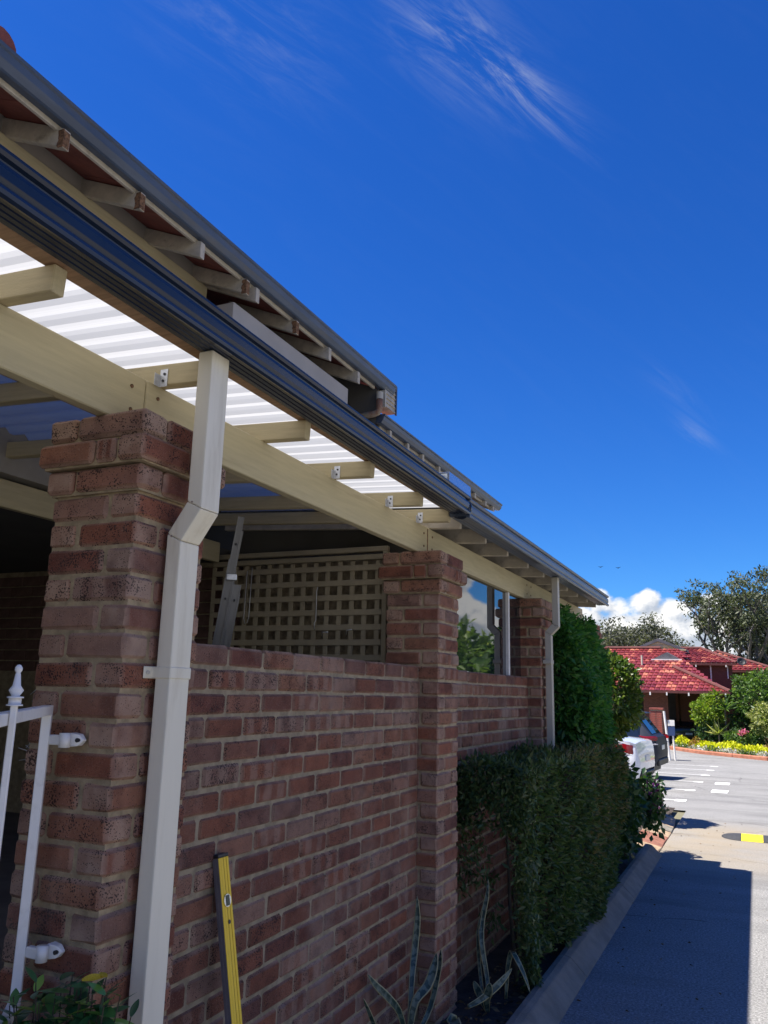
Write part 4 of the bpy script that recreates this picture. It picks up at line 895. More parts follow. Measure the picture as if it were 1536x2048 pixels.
snake_leaf(sb, [(.10, 2.08, .05), (.10, 2.02, .11), (.13, 1.96, .13), (.19, 1.92, .10)], .065, .2)

# glossy shrub in the near corner, each leaf its own piece
sh = plant('shrub', 'glossy leaved shrub with yellowing tips below the white gate', 'shrub')
lm = MB(); n = 6; vs = []; fs = []
for i in range(n + 1):
    t = i / n; w = .46 * math.sin(pi * min(1, t * .92 + .06)) ** .8 * (1 - .25 * t); z = -.12 * t * t
    vs += [(t, -w / 2 * 1.0, z + .07 * w), (t, 0, z), (t, w / 2, z + .07 * w)]
for i in range(n): fs += [(3 * i, 3 * i + 1, 3 * i + 4, 3 * i + 3), (3 * i + 1, 3 * i + 2, 3 * i + 5, 3 * i + 4)]
LM = lm.add(vs, fs).mesh('leaf', True); LM.materials.append(L_SHRUBO); LMY = LM.copy(); LMY.materials.clear(); LMY.materials.append(L_SHRUBY)
random.seed(77); root = Vector((.05, -.78, .05))
tips = [(-.07, -.80, 1.03), (-.10, -.78, 1.0), (-.03, -.77, 1.04), (.0, -.80, 1.075), (.03, -.76, 1.04), (.06, -.74, 1.09), (.08, -.74, 1.06), (.11, -.76, 1.085), (.13, -.74, 1.05), (.16, -.73, 1.09), (.18, -.75, 1.06), (.20, -.72, 1.05), (.09, -.80, 1.0), (.02, -.82, .985), (.15, -.80, 1.0), (-.05, -.84, .97)]
tips = tips + [(x + U(-.03, .03), y + U(-.03, .05), z - U(.0, .06)) for x, y, z in tips]
for k, tp in enumerate(tips):
    tp = Vector(tp); mid = root.lerp(tp, .55) + Vector((U(-.03, .03), U(-.03, .03), 0)); MB().tube([root + Vector((U(-.03, .03), U(-.03, .03), 0)), mid, tp], [.005, .0035, .0015], 5).build('stem', TWIG, sh)
    for j in range(15):
        t = 1 - j * .05; p = mid.lerp(tp, max(0, t)) if t < 1 else tp
        a = j * 2.4 + k; el = U(.1, .75) if j < 3 else U(-.25, .35); s = U(.058, .090) * (.7 if j < 2 else 1)
        o = link('leaf', LMY if (k in (7, 9) and j == 0) else LM, None, sh, loc=p, rot=(U(-.5, .5), -el, a), scale=(s, s, s))

# ------------------------------------------------------------------ speed hump
sp = empty('speed_hump', (0, 0, 0)); tag(sp, 'black and yellow rubber speed hump across the road', 'speed hump')
def hump(x0, x1, mat, name, tip=0):
    prof = [(-.26, .004), (-.24, .012), (-.13, .042), (-.05, .052), (.05, .052), (.13, .042), (.24, .012), (.26, .004)]
    mb = MB(); st = 8 if tip else 1; vs = []
    for i in range(st + 1):
        t = i / st; x = x0 + (x1 - x0) * t; k = math.sqrt(max(.02, 1 - (1 - t) ** 2)) if tip else 1
        vs += [(x, 9.98 + .0 + a * k, b * (.2 + .8 * k)) for a, b in prof]
    m = len(prof); mb.add(vs, [(i * m + j, i * m + j + 1, (i + 1) * m + j + 1, (i + 1) * m + j) for i in range(st) for j in range(m - 1)]); mb.f += [tuple(range(m))[::-1], tuple(st * m + j for j in range(m))]
    o = mb.build(name, mat, sp); return o
hump(1.13, 1.375, RUBBER, 'end_piece', 1)
x = 1.377; i = 0
while x < 4.2:
    o = hump(x, x + .262, HYEL if i % 2 == 0 else RUBBER, 'yellow_segment' if i % 2 == 0 else 'black_segment')
    for dx in (.07, .19): MB().lathe([(.016, 0), (.016, .002), (0, .002)], (x + dx, 9.98, .0525), 8).build('bolt', DARK, o)
    x += .264; i += 1
random.seed(9)

pts = [(U(.55, 1.4) if random.random() < .75 else U(.5, 4.0), U(1.0, 11.5), .006) for _ in range(170)]; P = np.array(pts)
LITTER = leaf_mat('leaf_litter', [(.05, .03, .015), (.13, .07, .03), (.22, .14, .06), (.30, .22, .12)], .1, .8)
me = leaves_mesh('leaf_litter', P, .022, .5, -.02, rng.normal(size=(len(P), 3)) * np.array([3, 3, .25]), jitter=.1); o = link('leaf_litter', me, LITTER); tag(o, 'dry leaf litter scattered along the kerb', 'leaf litter', kind='stuff')
pts = [(U(.0, .36), U(.4, 3.2), .055) for _ in range(420)]; me = leaves_mesh('mulch', np.array(pts), .035, .45, -.05, rng.normal(size=(420, 3)) * np.array([3, 3, .5]), jitter=.2); o = link('mulch', me, LITTER); tag(o, 'brown leaf mulch on the garden bed soil', 'mulch', kind='stuff')
# ------------------------------------------------------------------ cars
def car(label, paintm, loc, rotz, L=4.1, Wd=1.76, H=1.48, suv=False, group='cars parked nose in to the bays'):
    """local +x is the rear end, z up"""
    e = empty('parked_car', loc, (0, 0, rotz)); tag(e, label, 'car', group)
    hw = Wd / 2; belt = .93 if not suv else 1.02
    # stations along x: rear to front: x, sill z, belt z, roof z, width factor, roof half width
    if suv: ST = [(0, .52, .80, .82, .80, .58), (-.05, .36, .96, 1.02, .93, .66), (-.16, .30, belt, 1.10, .985, .60), (-.40, .26, belt + .01, 1.42, 1, .585), (-.62, .24, belt + .01, H - .03, 1, .60), (-1.1, .24, belt, H, 1, .62), (-1.9, .24, belt - .02, H - .01, 1, .62), (-2.5, .24, belt - .04, H - .12, 1, .60), (-3.05, .24, belt - .05, belt + .04, 1, .66), (-3.7, .26, .90, .92, .98, .70), (-4.15, .32, .76, .80, .92, .62), (-L, .40, .66, .68, .82, .5)]
    else: ST = [(0, .44, .60, .66, .84, .60), (-.03, .30, .74, .86, .93, .64), (-.07, .25, .90, .975, .965, .66), (-.16, .24, belt, 1.01, .985, .68), (-.55, .22, belt, 1.045, 1, .66), (-.95, .22, belt, 1.27, 1, .58), (-1.35, .22, belt - .01, H - .03, 1, .56), (-1.6, .22, belt - .01, H, 1, .58), (-1.9, .22, belt - .03, H - .01, 1, .58), (-2.45, .22, belt - .05, H - .16, 1, .56), (-2.95, .22, belt - .06, belt + .02, 1, .64), (-3.5, .24, .82, .84, .98, .68), (-3.95, .28, .70, .73, .92, .6), (-L, .36, .58, .60, .80, .5)]
    secs = []
    for (x, zs0, zb, zr, wf, rw) in ST:
        w = hw * wf; rwv = rw if zr > zb + .2 else min(w * .92, rw + .12); mz = zs0 + (zb - zs0) * .55
        half = [(w * .90, zs0), (w * .985, zs0 + .09), (w, mz), (w * .975, zb - .05), (w * .945, zb), (rwv + .055 + (w * .945 - rwv - .055) * .18, zb + (zr - zb) * .86), (rwv, zr - .012), (rwv * .6, zr + .014), (0, zr + .02)]
        secs.append([(x, -a, b) for a, b in half] + [(x, a, b) for a, b in half[::-1][1:]])
    m = len(secs[0]); body = MB(); glass = MB(); allv = [p for s in secs for p in s]
    for i in range(len(secs) - 1):
        for j in range(m - 1):
            q = [secs[i][j], secs[i][j + 1], secs[i + 1][j + 1], secs[i + 1][j]]
            tall = (ST[i][3] - ST[i][2] > .25) and (ST[i + 1][3] - ST[i + 1][2] > .25)
            (glass if (j in (4, m - 6) and tall and i > 0) else body).add(q, [(0, 1, 2, 3)])
    k = len(body.v); body.add(secs[0], [tuple(range(m))]); body.add(secs[-1], [tuple(range(m))[::-1]])
    me = body.mesh('body'); bm = bmesh.new(); bm.from_mesh(me); bmesh.ops.remove_doubles(bm, verts=bm.verts, dist=1e-4); bmesh.ops.recalc_face_normals(bm, faces=bm.faces); bm.to_mesh(me); bm.free(); me.polygons.foreach_set('use_smooth', [True] * len(me.polygons)); me.set_sharp_from_angle(angle=math.radians(38))
    link('body', me, paintm, e)
    for sgn in (-1, 1):
        g2 = MB(); g2.v = glass.v; g2.f = [f for f in glass.f if glass.v[f[0]][1] * sgn > 0]; me = g2.mesh('side_window'); bm = bmesh.new(); bm.from_mesh(me); bmesh.ops.remove_doubles(bm, verts=bm.verts, dist=1e-4); bmesh.ops.delete(bm, geom=[v for v in bm.verts if not v.link_faces], context='VERTS'); bm.to_mesh(me); bm.free(); link('side_window', me, GLASS, e)
    # rear window proud of the hatch
    a, b_ = (2, 4) if suv else (4, 6)
    A_, B_ = ST[a], ST[b_]
    def pt(S, f, u): 
        return (S[0] + .012, u * (S[5] - .05 + (1 - f) * .05), S[3] + .022)
    mb = MB(); rows = [ST[i] for i in range(a, b_ + 1)]; vs = []
    for r_, S in enumerate(rows):
        for u_ in (-1, -.5, 0, .5, 1): vs.append((S[0] + .012, u_ * (S[5] - .03), S[3] + .026 - .012 * abs(u_)))
    mb.add(vs, [(i * 5 + j, i * 5 + j + 1, (i + 1) * 5 + j + 1, (i + 1) * 5 + j) for i in range(len(rows) - 1) for j in range(4)]); mb.build('rear_window', GLASS, e)
    if suv: MB().add([(-.36, -.56, H - .035), (-.36, .56, H - .035), (-.75, .58, H + .012), (-.75, -.58, H + .012), (-.36, -.56, H - .06), (-.36, .56, H - .06), (-.75, .58, H - .02), (-.75, -.58, H - .02)], [(0, 1, 2, 3), (7, 6, 5, 4), (0, 4, 5, 1), (1, 5, 6, 2), (2, 6, 7, 3), (3, 7, 4, 0)]).build('spoiler', paintm, e, bevel=.008)
    # lamps wrapping the rear corner
    def lampmesh(s, z0, z1, mat, name, x_in, y_in, par):
        w = hw * .985; mb = MB()
        if suv: ring_ = [(.0, y_in, 0.35), (-.035, w * .90, .5), (-.10, w * .985 + .004, .5), (-.24, w * 1.012, .38), (x_in, w * 1.015, .10)]
        else: ring_ = [(-.055, y_in, .42), (-.075, w * .82, .5), (-.13, w * .965, .5), (-.28, w * 1.0, .42), (x_in, w * 1.012, .16)]
        vs = []
        for (xx, yy, hh) in ring_:
            zc = (z0 + z1) / 2 + (.05 if xx < -.25 else 0) ; h2 = (z1 - z0) * hh
            vs += [(xx + .016, s * (yy + .004), zc - h2), (xx + .022, s * (yy + .012), zc), (xx + .006, s * (yy + .002), zc + h2)]
        mb.add(vs, [(3 * i + j, 3 * i + j + 1, 3 * i + 4 + j, 3 * i + 3 + j) for i in range(4) for j in range(2)])
        return mb.build(name, mat, par, True)
    for s in (-1, 1):
        t = lampmesh(s, belt - .25 if not suv else belt - .06, belt - .0 if not suv else belt + .05, LAMP, 'tail_lamp', -.72 if not suv else -.42, hw * (.58 if not suv else .86), e)
        lampmesh(s, belt - .235 if not suv else belt - .16, belt - .17 if not suv else belt - .13, CLEAR, 'clear_lens', -.34, hw * (.66 if not suv else .82), t)
    part_box('number_plate', PLATE, e, .004, .016, -.19, .19, .60 if not suv else .72, .71 if not suv else .83, .003)
    part_box('bumper_insert', DARK, e, -.05, .012, -hw * .72, hw * .72, .30 if not suv else .34, .40 if not suv else .50, .02)
    tm_ = MB().lathe([(.20, -.09), (.30, -.10), (.325, -.08), (.325, .08), (.30, .10), (.20, .09)], (0, 0, 0), 24).mesh('tyre', True); rm_ = MB().lathe([(0, .07), (.05, .085), (.17, .07), (.205, .092), (.205, -.092), (0, -.092)], (0, 0, 0), 20).mesh('rim', True)
    tm_.materials.append(TYRE); rm_.materials.append(RIM)
    for x in (-.72, -L + .85):
        for s in (-1, 1):
            wo_ = link('wheel', tm_, None, e, loc=(x, s * (hw - .10), .325), rot=(-s * pi / 2, 0, 0)); link('rim', rm_, None, wo_)
    part_box('underbody', DARK, e, -L + .3, -.2, -hw * .8, hw * .8, .18, .5, 0)
    return e
car('white sedan with a big red tail lamp parked behind the bushes', CARW, (-.49, 15.95, gz(15.9) - .02), math.radians(-5))
car('dark grey four wheel drive wagon parked beside the white sedan', CARG, (-.60, 20.2, gz(20.2)), math.radians(-4), L=4.5, Wd=1.84, H=1.66, suv=True)
car('black car in the shade of the far carport', CARD, (-1.9, 47.4, gz(47)), math.radians(-80), L=4.4, Wd=1.8, H=1.45)

# ------------------------------------------------------------------ sign posts and pier by the far driveway
pr_ = empty('brick_pier'); tag(pr_, 'red brick pier beside the white sign posts', 'pier')
PY = 33.0; pz = gz(PY)
REDB = paint('red_brick', (.24, .06, .042), .85, .3, 8, .3, 60); bmr = MB().box(-.115, .115, -.055, .055, -.038, .038).mesh('brick', bevel=.006); bmr.materials.append(REDB)
MB().box(-2.28, -1.83, PY - .24, PY + .24, pz - .05, pz + 1.95).build('mortar', MORTARW, pr_)
for r in range(22):
    for c in range(2):
        link('brick', bmr, None, pr_, loc=(-2.20 + c * .24 + (.0 if r % 2 else .0), PY - .20, pz + .06 + r * .086)); link('brick', bmr, None, pr_, loc=(-1.875, PY - .12 + c * .24, pz + .06 + r * .086), rot=(0, 0, pi / 2))
part_box('cap', REDB, pr_, -2.32, -1.79, PY - .28, PY + .28, pz + 1.952, pz + 2.03, .01)
sg = empty('sign_post'); tag(sg, 'tall white post leaning beside the brick pier', 'post')
MB().tube([(-1.60, 32.6, gz(32.6)), (-1.74, 32.6, gz(32.6) + 1.9)], .045, 10).build('post', WHITE, sg)
sg2 = empty('sign'); tag(sg2, 'small blue and white sign on a white post', 'sign')
MB().tube([(-1.42, 32.9, gz(32.9)), (-1.50, 32.9, gz(32.9) + 1.5)], .038, 10).build('post', WHITE, sg2)
part_box('sign_plate', SIGNB, sg2, -1.64, -1.38, 32.84, 32.86, gz(32.9) + .95, gz(32.9) + 1.32, .004); part_box('sign_header', WHITE, sg2, -1.64, -1.38, 32.832, 32.85, gz(32.9) + 1.33, gz(32.9) + 1.56, .004)

# ------------------------------------------------------------------ far house
fh = empty('tiled_house'); tag(fh, 'low brick house with mottled red tiled roofs across the car park', 'house')
FB = paint('far_brick', (.15, .06, .042), .9, .3, 14, .2, 40, stretch=(1, 1, 3)); GZ = gz(45)
def tiles(name, e0, e1, t0, t1, tw=.27, tl=.31, mat=TILE, kind='stuff'):
    e0, e1, t0, t1 = map(Vector, (e0, e1, t0, t1)); up_ = ((t0 + t1) - (e0 + e1)) * .5
    slope = up_ - up_.project((e1 - e0).normalized()); nr = max(1, int(round(slope.length / tl))); nrm = (e1 - e0).cross(slope).normalized(); 
    if nrm.z < 0: nrm = -nrm
    mb = MB(); dirv = (e1 - e0).normalized()
    for r in range(nr):
        f0, f1 = r / nr, (r + 1.12) / nr; a0, a1 = e0.lerp(t0, f0), e1.lerp(t1, f0); b0, b1 = e0.lerp(t0, min(1, f1)), e1.lerp(t1, min(1, f1)); wl = (a1 - a0).length; n = max(1, int(round(wl / tw)))
        s0 = (b0 - a0).dot(dirv); s1 = (b1 - a0).dot(dirv); sl_ = (b0 - a0) - dirv * s0
        for c in range(n):
            ua, ub = wl * c / n, wl * (c + 1) / n; g_ = .012
            ta, tb = max(ua, s0 + .0) if s0 > 0 else ua, min(ub, s1)
            ta, tb = min(max(ua, s0), ub), max(min(ub, s1), ua)
            if tb - ta < .02: continue
            lift = .045; hmp = .028
            A0 = a0 + dirv * (ua + g_) + nrm * lift; A1 = a0 + dirv * (ub - g_) + nrm * (lift - .004); Am = a0 + dirv * ((ua * .65 + ub * .35)) + nrm * (lift + hmp)
            B0 = a0 + sl_ + dirv * (ta + g_) + nrm * .004; B1 = a0 + sl_ + dirv * (tb - g_) + nrm * .0; Bm = a0 + sl_ + dirv * ((ta * .65 + tb * .35)) + nrm * (.004 + hmp)
            C0, C1, Cm = A0 - nrm * lift, A1 - nrm * lift, Am - nrm * (lift + hmp)
            mb.add([A0, Am, A1, B0, Bm, B1, C0, Cm, C1], [(0, 1, 4, 3), (1, 2, 5, 4), (6, 7, 1, 0), (7, 8, 2, 1)])
    me = bpy.data.meshes.new(name); me.from_pydata([tuple(v) for v in mb.v], [], mb.f); me.update()
    o = link(name, me, mat, fh); o['kind'] = kind
    u2 = MB().add([e0 - nrm * .03, e1 - nrm * .03, t1 - nrm * .03, t0 - nrm * .03], [(0, 1, 2, 3)]).build('roof_underlay', SLATE, fh)
    return o
def cap(a, b, r=.11): MB().tube([Vector(a) + Vector((0, 0, .02)), Vector(b) + Vector((0, 0, .02))], r, 8).build('ridge_cap', RIDGE, fh)
RIDGE = paint('ridge_tile', (.11, .03, .025), .8, .2, 3)
EZ = 2.19
tiles('roof_tiles', (-9.5, 44, EZ), (.47, 44, EZ), (-9.5, 49.2, EZ + 2.32), (-2.55, 47.0, EZ + 1.36))
tiles('roof_tiles', (-9.5, 48.4, EZ + 1.96), (-1.6, 48.4, EZ + 1.96), (-9.5, 49.6, EZ + 2.55), (-2.4, 49.6, EZ + 2.55))
tiles('roof_tiles', (.47, 44, EZ), (.47, 50, EZ), (-2.55, 47.0, EZ + 1.36), (-2.55, 50, EZ + 1.36))
cap((.47, 44, EZ + .03), (-2.5, 46.95, EZ + 1.38)); 
cap((-9.5, 49.6, EZ + 2.58), (-3.4, 49.6, EZ + 2.58))
# upper block
UZ = 3.86
tiles('roof_tiles', (-2.45, 48.0, UZ), (.80, 48.0, UZ), (-2.45, 51.2, UZ + .98), (-1.2, 51.2, UZ + .98))
tiles('roof_tiles', (-1.4, 50.5, UZ - .34), (3.1, 50.5, UZ - .34), (-1.4, 53.6, UZ + .92), (-.4, 53.6, UZ + .92))
cap((.80, 48.0, UZ), (-1.2, 51.2, UZ + 1.0), .09); cap((3.1, 50.5, UZ - .33), (-.4, 53.6, UZ + .94), .09); cap((-2.45, 51.2, UZ + 1.0), (-1.2, 51.2, UZ + 1.0), .09)
for (xa, xb, yy, zt) in ((-2.35, .55, 48.35, UZ - .02), (.4, 2.8, 50.9, UZ - .2)): part_box('wall', FB, fh, xa, xb, yy, yy + .2, GZ - .2, zt, 0)
part_box('wall', FB, fh, -9.4, -5.2, 45.2, 45.4, GZ - .2, EZ + .2, 0); part_box('wall', FB, fh, -4.05, -2.75, 45.4, 45.6, GZ - .2, EZ + .2, 0)
part_box('wall', FB, fh, -.30, .05, 45.0, 45.35, GZ - .2, EZ + .15, 0); part_box('carport_back_wall', INNER, fh, -5.2, .3, 49.6, 49.8, GZ - .2, EZ + .6, 0); part_box('wall', FB, fh, -2.6, -2.45, 48.3, 51, GZ, UZ, 0)
part_box('carport_ceiling', INNER, fh, -9.4, .35, 44.3, 49.6, EZ + .02, EZ + .05, 0)
part_box('fascia', RIDGE, fh, -9.5, .50, 43.93, 43.985, EZ - .10, EZ + .03, 0); part_box('fascia', RIDGE, fh, .50, .55, 43.95, 50, EZ - .10, EZ + .02, 0); part_box('fascia', RIDGE, fh, -2.5, .80, 47.92, 47.98, UZ - .14, UZ - .02, 0); part_box('fascia', RIDGE, fh, .3, 3.1, 50.42, 50.48, UZ - .44, UZ - .33, 0)
for x in (-4.35, -3.5, -2.65, -1.55, -.35, .25): part_box('eave_bracket', WHITE, fh, x - .035, x + .035, 43.86, 43.92, EZ - .22, EZ - .06, 0)
for x in (-1.9, -1.35, .25): part_box('eave_bracket', WHITE, fh, x - .03, x + .03, 47.86, 47.91, UZ - .24, UZ - .12, 0)
part_box('rainwater_pipe', WHITE, fh, -.62, -.55, 48.26, 48.33, EZ + .5, UZ - .1, 0); part_box('window_trim', WHITE, fh, .28, .34, 48.30, 48.345, EZ + .8, UZ - .1, 0)
# gable with barge boards
gy = 49.8; gb = EZ + 2.52
MB().add([(-5.05, gy, gb), (-2.05, gy, gb), (-3.55, gy, gb + .62)], [(0, 1, 2)]).build('gable_infill', GABLE, fh)
for s in (-1, 1):
    a = Vector((-3.55, gy - .12, gb + .68)); b = Vector((-3.55 + s * 1.72, gy - .12, gb - .04)); MB().add([a, b, b + Vector((0, 0, -.17)), a + Vector((0, 0, -.19)), a + Vector((0, .3, 0)), b + Vector((0, .3, 0)), b + Vector((0, .3, -.17)), a + Vector((0, .3, -.19))], [(0, 1, 2, 3), (7, 6, 5, 4), (0, 4, 5, 1), (1, 5, 6, 2), (2, 6, 7, 3), (3, 7, 4, 0)]).build('barge_board', SLATE, fh)
part_box('gable_sill', GABLE, fh, -5.2, -1.95, gy - .16, gy - .1, gb - .06, gb + .0, 0)
for z in (.15, .30): part_box('gable_board', GABLE, fh, -4.3 + z, -2.8 - z, gy - .04, gy - .005, gb + z, gb + z + .12, 0)
# small gablet on the lower roof
gx, gyy, gzz = -2.95, 48.05, EZ + 1.86
MB().add([(gx - .80, gyy, gzz), (gx + .80, gyy, gzz), (gx, gyy, gzz + .40), (gx, gyy + 1.0, gzz + .45)], [(0, 1, 2), (0, 2, 3), (2, 1, 3)]).build('gablet', SLATE, fh); part_box('gablet_flashing', WHITE, fh, gx - .85, gx + .85, gyy - .1, gyy - .03, gzz - .05, gzz + .01, 0)
MB().tube([(-4.25, 47.3, EZ + 1.4), (-4.25, 47.3, EZ + 2.05)], .06, 10).build('vent_pipe', CREAM2, fh)
sd = MB().lathe([(0, 0), (.09, .01), (.18, .04), (.25, .09)], (0, 0, 0), 20).build('satellite_dish', DARK, None, True, loc=(1.05, 47.3, UZ + .02), rot=(math.radians(65), 0, math.radians(20))); tag(sd, 'dark satellite dish at the edge of the upper tiled roof', 'satellite dish'); sd.modifiers.new('s', 'SOLIDIFY').thickness = .02

# ------------------------------------------------------------------ far garden
def bush(label, c, r, mat, n, size, seed, name='garden_bush', stems=True, group='bushes in front of the far house', lump=.15, fill=.4):
    c = (c[0], c[1] + (1.3 if c[1] < 44 else 0), c[2]); e = plant(name, label, 'bush', group); P, d = blob(n, c, r, seed=seed, lump=lump, fill=fill); P = P[P[:, 2] > gz(c[1]) + .03]; 
    link('foliage', leaves_mesh('foliage', P, size, .55, .1, d[:len(P)], jitter=.9), mat, e)
    if stems: MB().tube([(c[0], c[1], gz(c[1])), (c[0], c[1], c[2])], [.06, .03], 6).build('stem', BARK, e)
    return e
b1_ = bush('lime green bush in front of the dark carport', (-.55, 41.5, 1.25), (.80, .8, .75), L_LIME, 2600, .15, 1)
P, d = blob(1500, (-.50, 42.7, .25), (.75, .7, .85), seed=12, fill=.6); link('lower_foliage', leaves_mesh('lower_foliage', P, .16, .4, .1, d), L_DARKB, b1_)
bush('large mid green tree-like bush hiding the house corner', (1.75, 44.5, 1.95), (1.35, 1.2, 1.35), L_MID, 4200, .17, 3)
bush('spreading green bush behind the large bush at the frame edge', (3.0, 46, 1.6), (1.1, 1.0, 1.3), L_MID, 2200, .17, 8)
bush('round yellow-green variegated bush at the frame edge', (2.25, 41.0, .95), (.95, .8, .75), L_VAR, 2600, .13, 5)
bush('dark shrub beneath the house corner', (1.05, 43.2, .35), (.75, .6, .95), L_DARKB, 1800, .15, 6)
bush('dark undergrowth below the variegated bush', (2.3, 41.6, -.05), (.95, .7, .7), L_DARKB, 1500, .14, 16)
fb = bush('low bush with pink flowers on top', (.75, 40.2, -.12), (.62, .5, .52), L_MID, 1500, .12, 7); P, d = blob(90, (.95, 41.3, .30), (.2, .3, .10), seed=4); link('flowers', leaves_mesh('flowers', P, .11, .9, 0, None), L_PINK, fb)['kind'] = 'stuff'
bush('rusty orange low shrub near the driveway', (-1.15, 41.3, -.42), (.45, .4, .32), L_ORNG, 700, .10, 10, stems=False)
bush('orange and green low plants at the frame edge', (2.0, 39.6, -.50), (.75, .4, .24), L_ORNG, 800, .10, 11, stems=False)
bush('brownish low shrub between the lime and pink bushes', (-.15, 41.0, -.48), (.40, .4, .25), L_HEDGEB, 500, .10, 13, stems=False)
# spiky cordylines
def spiky(label, c, h, n, Lb, mat):
    e = plant('cordyline', label, 'plant', 'spiky plants in front of the far house'); MB().tube([(c[0], c[1], gz(c[1])), (c[0], c[1], c[2])], [.05, .035], 6).build('stem', BARK, e)
    r = np.random.default_rng(int(c[0] * 10) + 50); P = np.repeat(np.array([c]), n, 0); d = r.normal(size=(n, 3)); d[:, 2] = np.abs(d[:, 2]) * .8; d /= np.linalg.norm(d, axis=1)[:, None]
    link('fronds', leaves_mesh('fronds', P, Lb, .09, .05, d * 6, jitter=.2), mat, e)
spiky('spiky cordyline above the lime bush', (.22, 42.3, 1.35), 1, 70, .55, L_MID); spiky('spiky cordyline standing before the tiled eave', (-.15, 42.4, 1.98), 1, 60, .42, L_LIME); spiky('low spiky plant beneath the lime bush', (-.1, 41.9, .15), 1, 60, .6, L_VAR)
# flower bed
pts = []; wpts = []; gpts = []
random.seed(31)
for _ in range(5200):
    t = U(.6, 5.2); x, yy = fkpt(t); dd = U(.62, 1.35) ; px, py = x + dd * .62, yy + dd * .75; h = .34 * max(0, math.sin((dd - .55) / .85 * pi)) * (.75 + .25 * math.sin(px * 3.7) * math.sin(px * 1.3 + 1)); pts.append((px, py, gz(py) + .14 + h * 1.25 + random.gauss(0, .03)))
for _ in range(3600):
    t = U(.6, 5.2); x, yy = fkpt(t); dd = U(.34, .66); px, py = x + dd * .62, yy + dd * .75; (wpts if (math.sin(px * 4.1) + random.random() * 1.6 > .55) else gpts).append((px, py, gz(py) + .12 + abs(random.gauss(0, .08))))
o = link('yellow_flowers', leaves_mesh('yellow_flowers', pts, .11, .8, -.6, None), L_YFLOW); tag(o, 'mound of bright yellow flowers along the far kerb', 'flowers', kind='stuff')
o = link('white_flowers', leaves_mesh('white_flowers', wpts, .09, .8, -.5, None), L_WFLOW); tag(o, 'pale white flowers edging the yellow ones', 'flowers', kind='stuff')
o = link('ground_cover', leaves_mesh('ground_cover', gpts, .12, .4, -.6, None), L_MID); tag(o, 'green leaves among the white border flowers', 'plants', kind='stuff')
pts = []
for _ in range(9000):
    t = U(2.5, 5.5); x, yy = fkpt(t); dd = U(1.7, 4.5); px, py = x + dd * .62, yy + dd * .75; pts.append((px, py, gz(py) + .11))
o = link('grass', leaves_mesh('grass', pts, .07, .2, -1.5, None), L_GRASS); tag(o, 'short lawn grass behind the yellow flowers', 'grass', kind='stuff')

# ------------------------------------------------------------------ gum trees
def gum(name, label, base, top, spread, seed, n_leaf, leaf, mat, trunk_r=.35, forks=5, group='gum trees behind the far house', clump=.75, lean=0.0):
    e = plant(name, label, 'tree', group); r = random.Random(seed); mb = MB(); tips = []
    base = Vector(base); H = top - base.z
    def grow(p, d, L, rad, depth):
        n = 4; pts_ = [p]; q = p
        for i in range(n):
            d = (d + Vector((r.uniform(-.16, .16), r.uniform(-.16, .16), r.uniform(-.02, .14)))).normalized(); q = q + d * L / n; pts_.append(q)
        mb.tube(pts_, [rad * (1 - .45 * i / n) for i in range(n + 1)], 7 if depth < 2 else 5, False)
        if depth >= 4: tips.append((q, d)); return
        if depth >= 2: tips.append((pts_[2], d))
        for k in range(3 if depth < 3 else 2):
            a = r.uniform(0, 2 * pi); tilt = r.uniform(.35, .85); ref = Vector((math.cos(a), math.sin(a), 0)); nd = (d * math.cos(tilt) + ref * math.sin(tilt) * spread + Vector((0, 0, .12))).normalized()
            grow(pts_[-1] if k else pts_[-2], nd, L * r.uniform(.62, .82), rad * .58, depth + 1)
    for k in range(forks):
        a = 2 * pi * k / forks + r.uniform(-.3, .3); d = Vector((math.cos(a) * .55 * spread + lean, math.sin(a) * .4 * spread, 1)).normalized(); grow(base + Vector((0, 0, H * .16)), d, H * .33, trunk_r * .6, 1)
    mb.tube([base - Vector((0, 0, .3)), base + Vector((.05, 0, H * .08)), base + Vector((0, 0, H * .2))], [trunk_r, trunk_r * .85, trunk_r * .7], 10)
    mb.build('trunk', GUMBARK, e, True); P = []; per = max(4, n_leaf // len(tips)); g = np.random.default_rng(seed)
    for (q, d) in tips:
        for s_ in range(3):
            c = np.array(q) + g.normal(size=3) * clump * .55; c[2] += .2; k = max(2, per // 3); P.append(c + g.normal(size=(k, 3)) * np.array([clump * .50, clump * .50, clump * .26]))
    P = np.concatenate(P); P = P[P[:, 2] > base.z + H * .22]; link('crown', leaves_mesh('crown', P, leaf, .42, .35, None), mat, e); return e
gum('gum_tree', 'big spreading gum tree behind the tiled house', (1.3, 62, gz(60)), 10.4, 1.2, 15, 21000, .24, L_GUM, .46, 7, clump=.50)
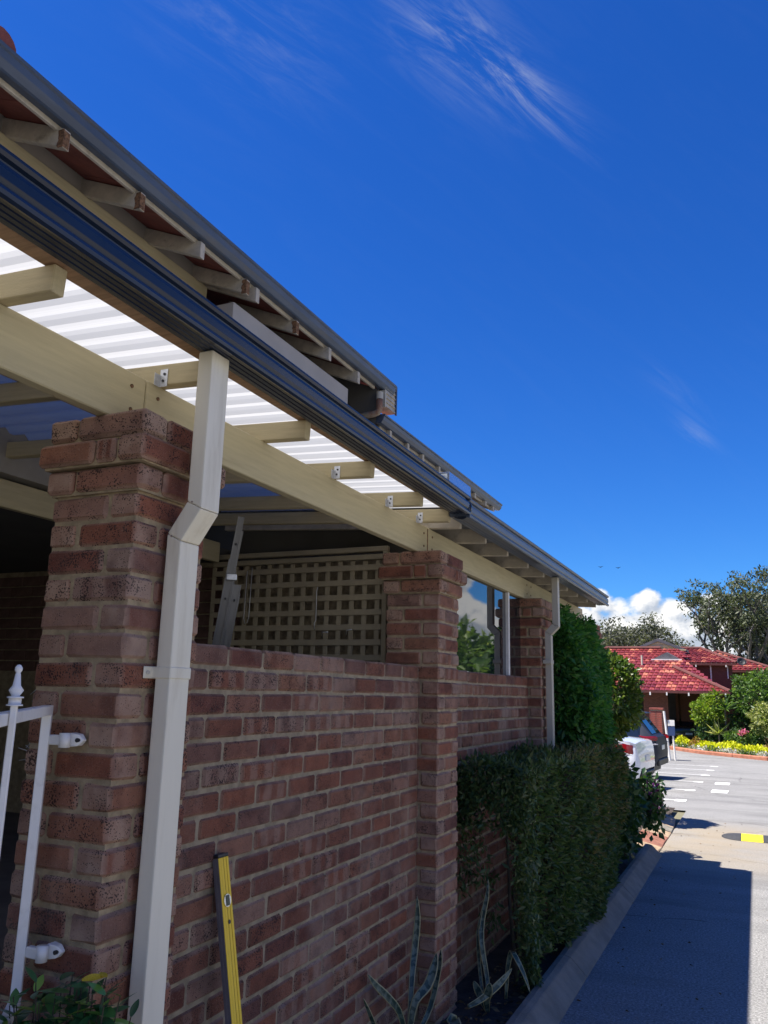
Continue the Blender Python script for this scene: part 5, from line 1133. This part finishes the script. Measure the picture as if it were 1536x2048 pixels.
gum('gum_tree', 'gum tree of a small crown above the tiled ridge beside the creeper', (-8.9, 72, gz(60)), 7.9, .85, 8, 9000, .30, L_GUM2, .26, 5, clump=.7)
gum('gum_tree', 'lower gum tree showing left of the tiled gable', (-6.9, 74, gz(60)), 7.2, .9, 23, 8000, .30, L_GUM2, .24, 5, clump=.7)
gum('gum_tree', 'dark gum tree low at the right frame edge', (5.2, 66, gz(60)), 6.8, .95, 40, 10000, .32, L_GUM, .3, 5, clump=.8)
bush('dark tree canopy low behind the tiled house', (3.4, 58, 1.3), (3.2, 2.0, 2.0), L_GUM, 6000, .34, 30, name='background_tree', fill=.8)
# trees across the road, seen in the window reflection
for i, (x, yy, h) in enumerate(((9.5, 30, 4.4), (12.5, 37, 5.2), (15.5, 44, 5.0), (12, 48, 5.6), (8.2, 22, 3.4))):
    e = plant('street_tree', ['leafy tree across the road, first reflected in the pane', 'tall leafy tree across the road reflected in the pane', 'smaller leafy tree across the road past the reflected pair', 'tallest leafy tree farthest along the reflected road side', 'lowest leafy tree across the road nearest the building'][i], 'tree', 'trees across the road')
    P, d = blob(1800, (x, yy, h * .6), (2.4, 2.8, h * .42), seed=60 + i, fill=.5); link('crown', leaves_mesh('crown', P, .42, .5, .2, d), L_LIME if i % 2 else L_MID, e); MB().tube([(x, yy, gz(yy)), (x + .1, yy, h * .6)], [.2, .1], 8).build('trunk', BARK, e)
# two birds
for i, (x, yy, z) in enumerate(((-8.5, 60, 11.52), (-7.2, 60, 11.40))):
    mb = MB(); mb.add([(-.22, 0, .07), (-.06, .05, .03), (0, .12, 0), (.06, .05, .03), (.22, 0, .07), (0, -.16, 0), (0, 0, -.04)], [(0, 6, 1), (1, 6, 2), (2, 6, 3), (3, 6, 4), (1, 5, 6), (3, 6, 5), (0, 1, 5), (3, 4, 5), (1, 2, 3, 5)]); o = mb.build('bird', DARK, None, loc=(x, yy, z)); tag(o, 'tiny dark bird in flight, ' + ('left' if i == 0 else 'right') + ' one of two', 'bird', 'birds in the sky')
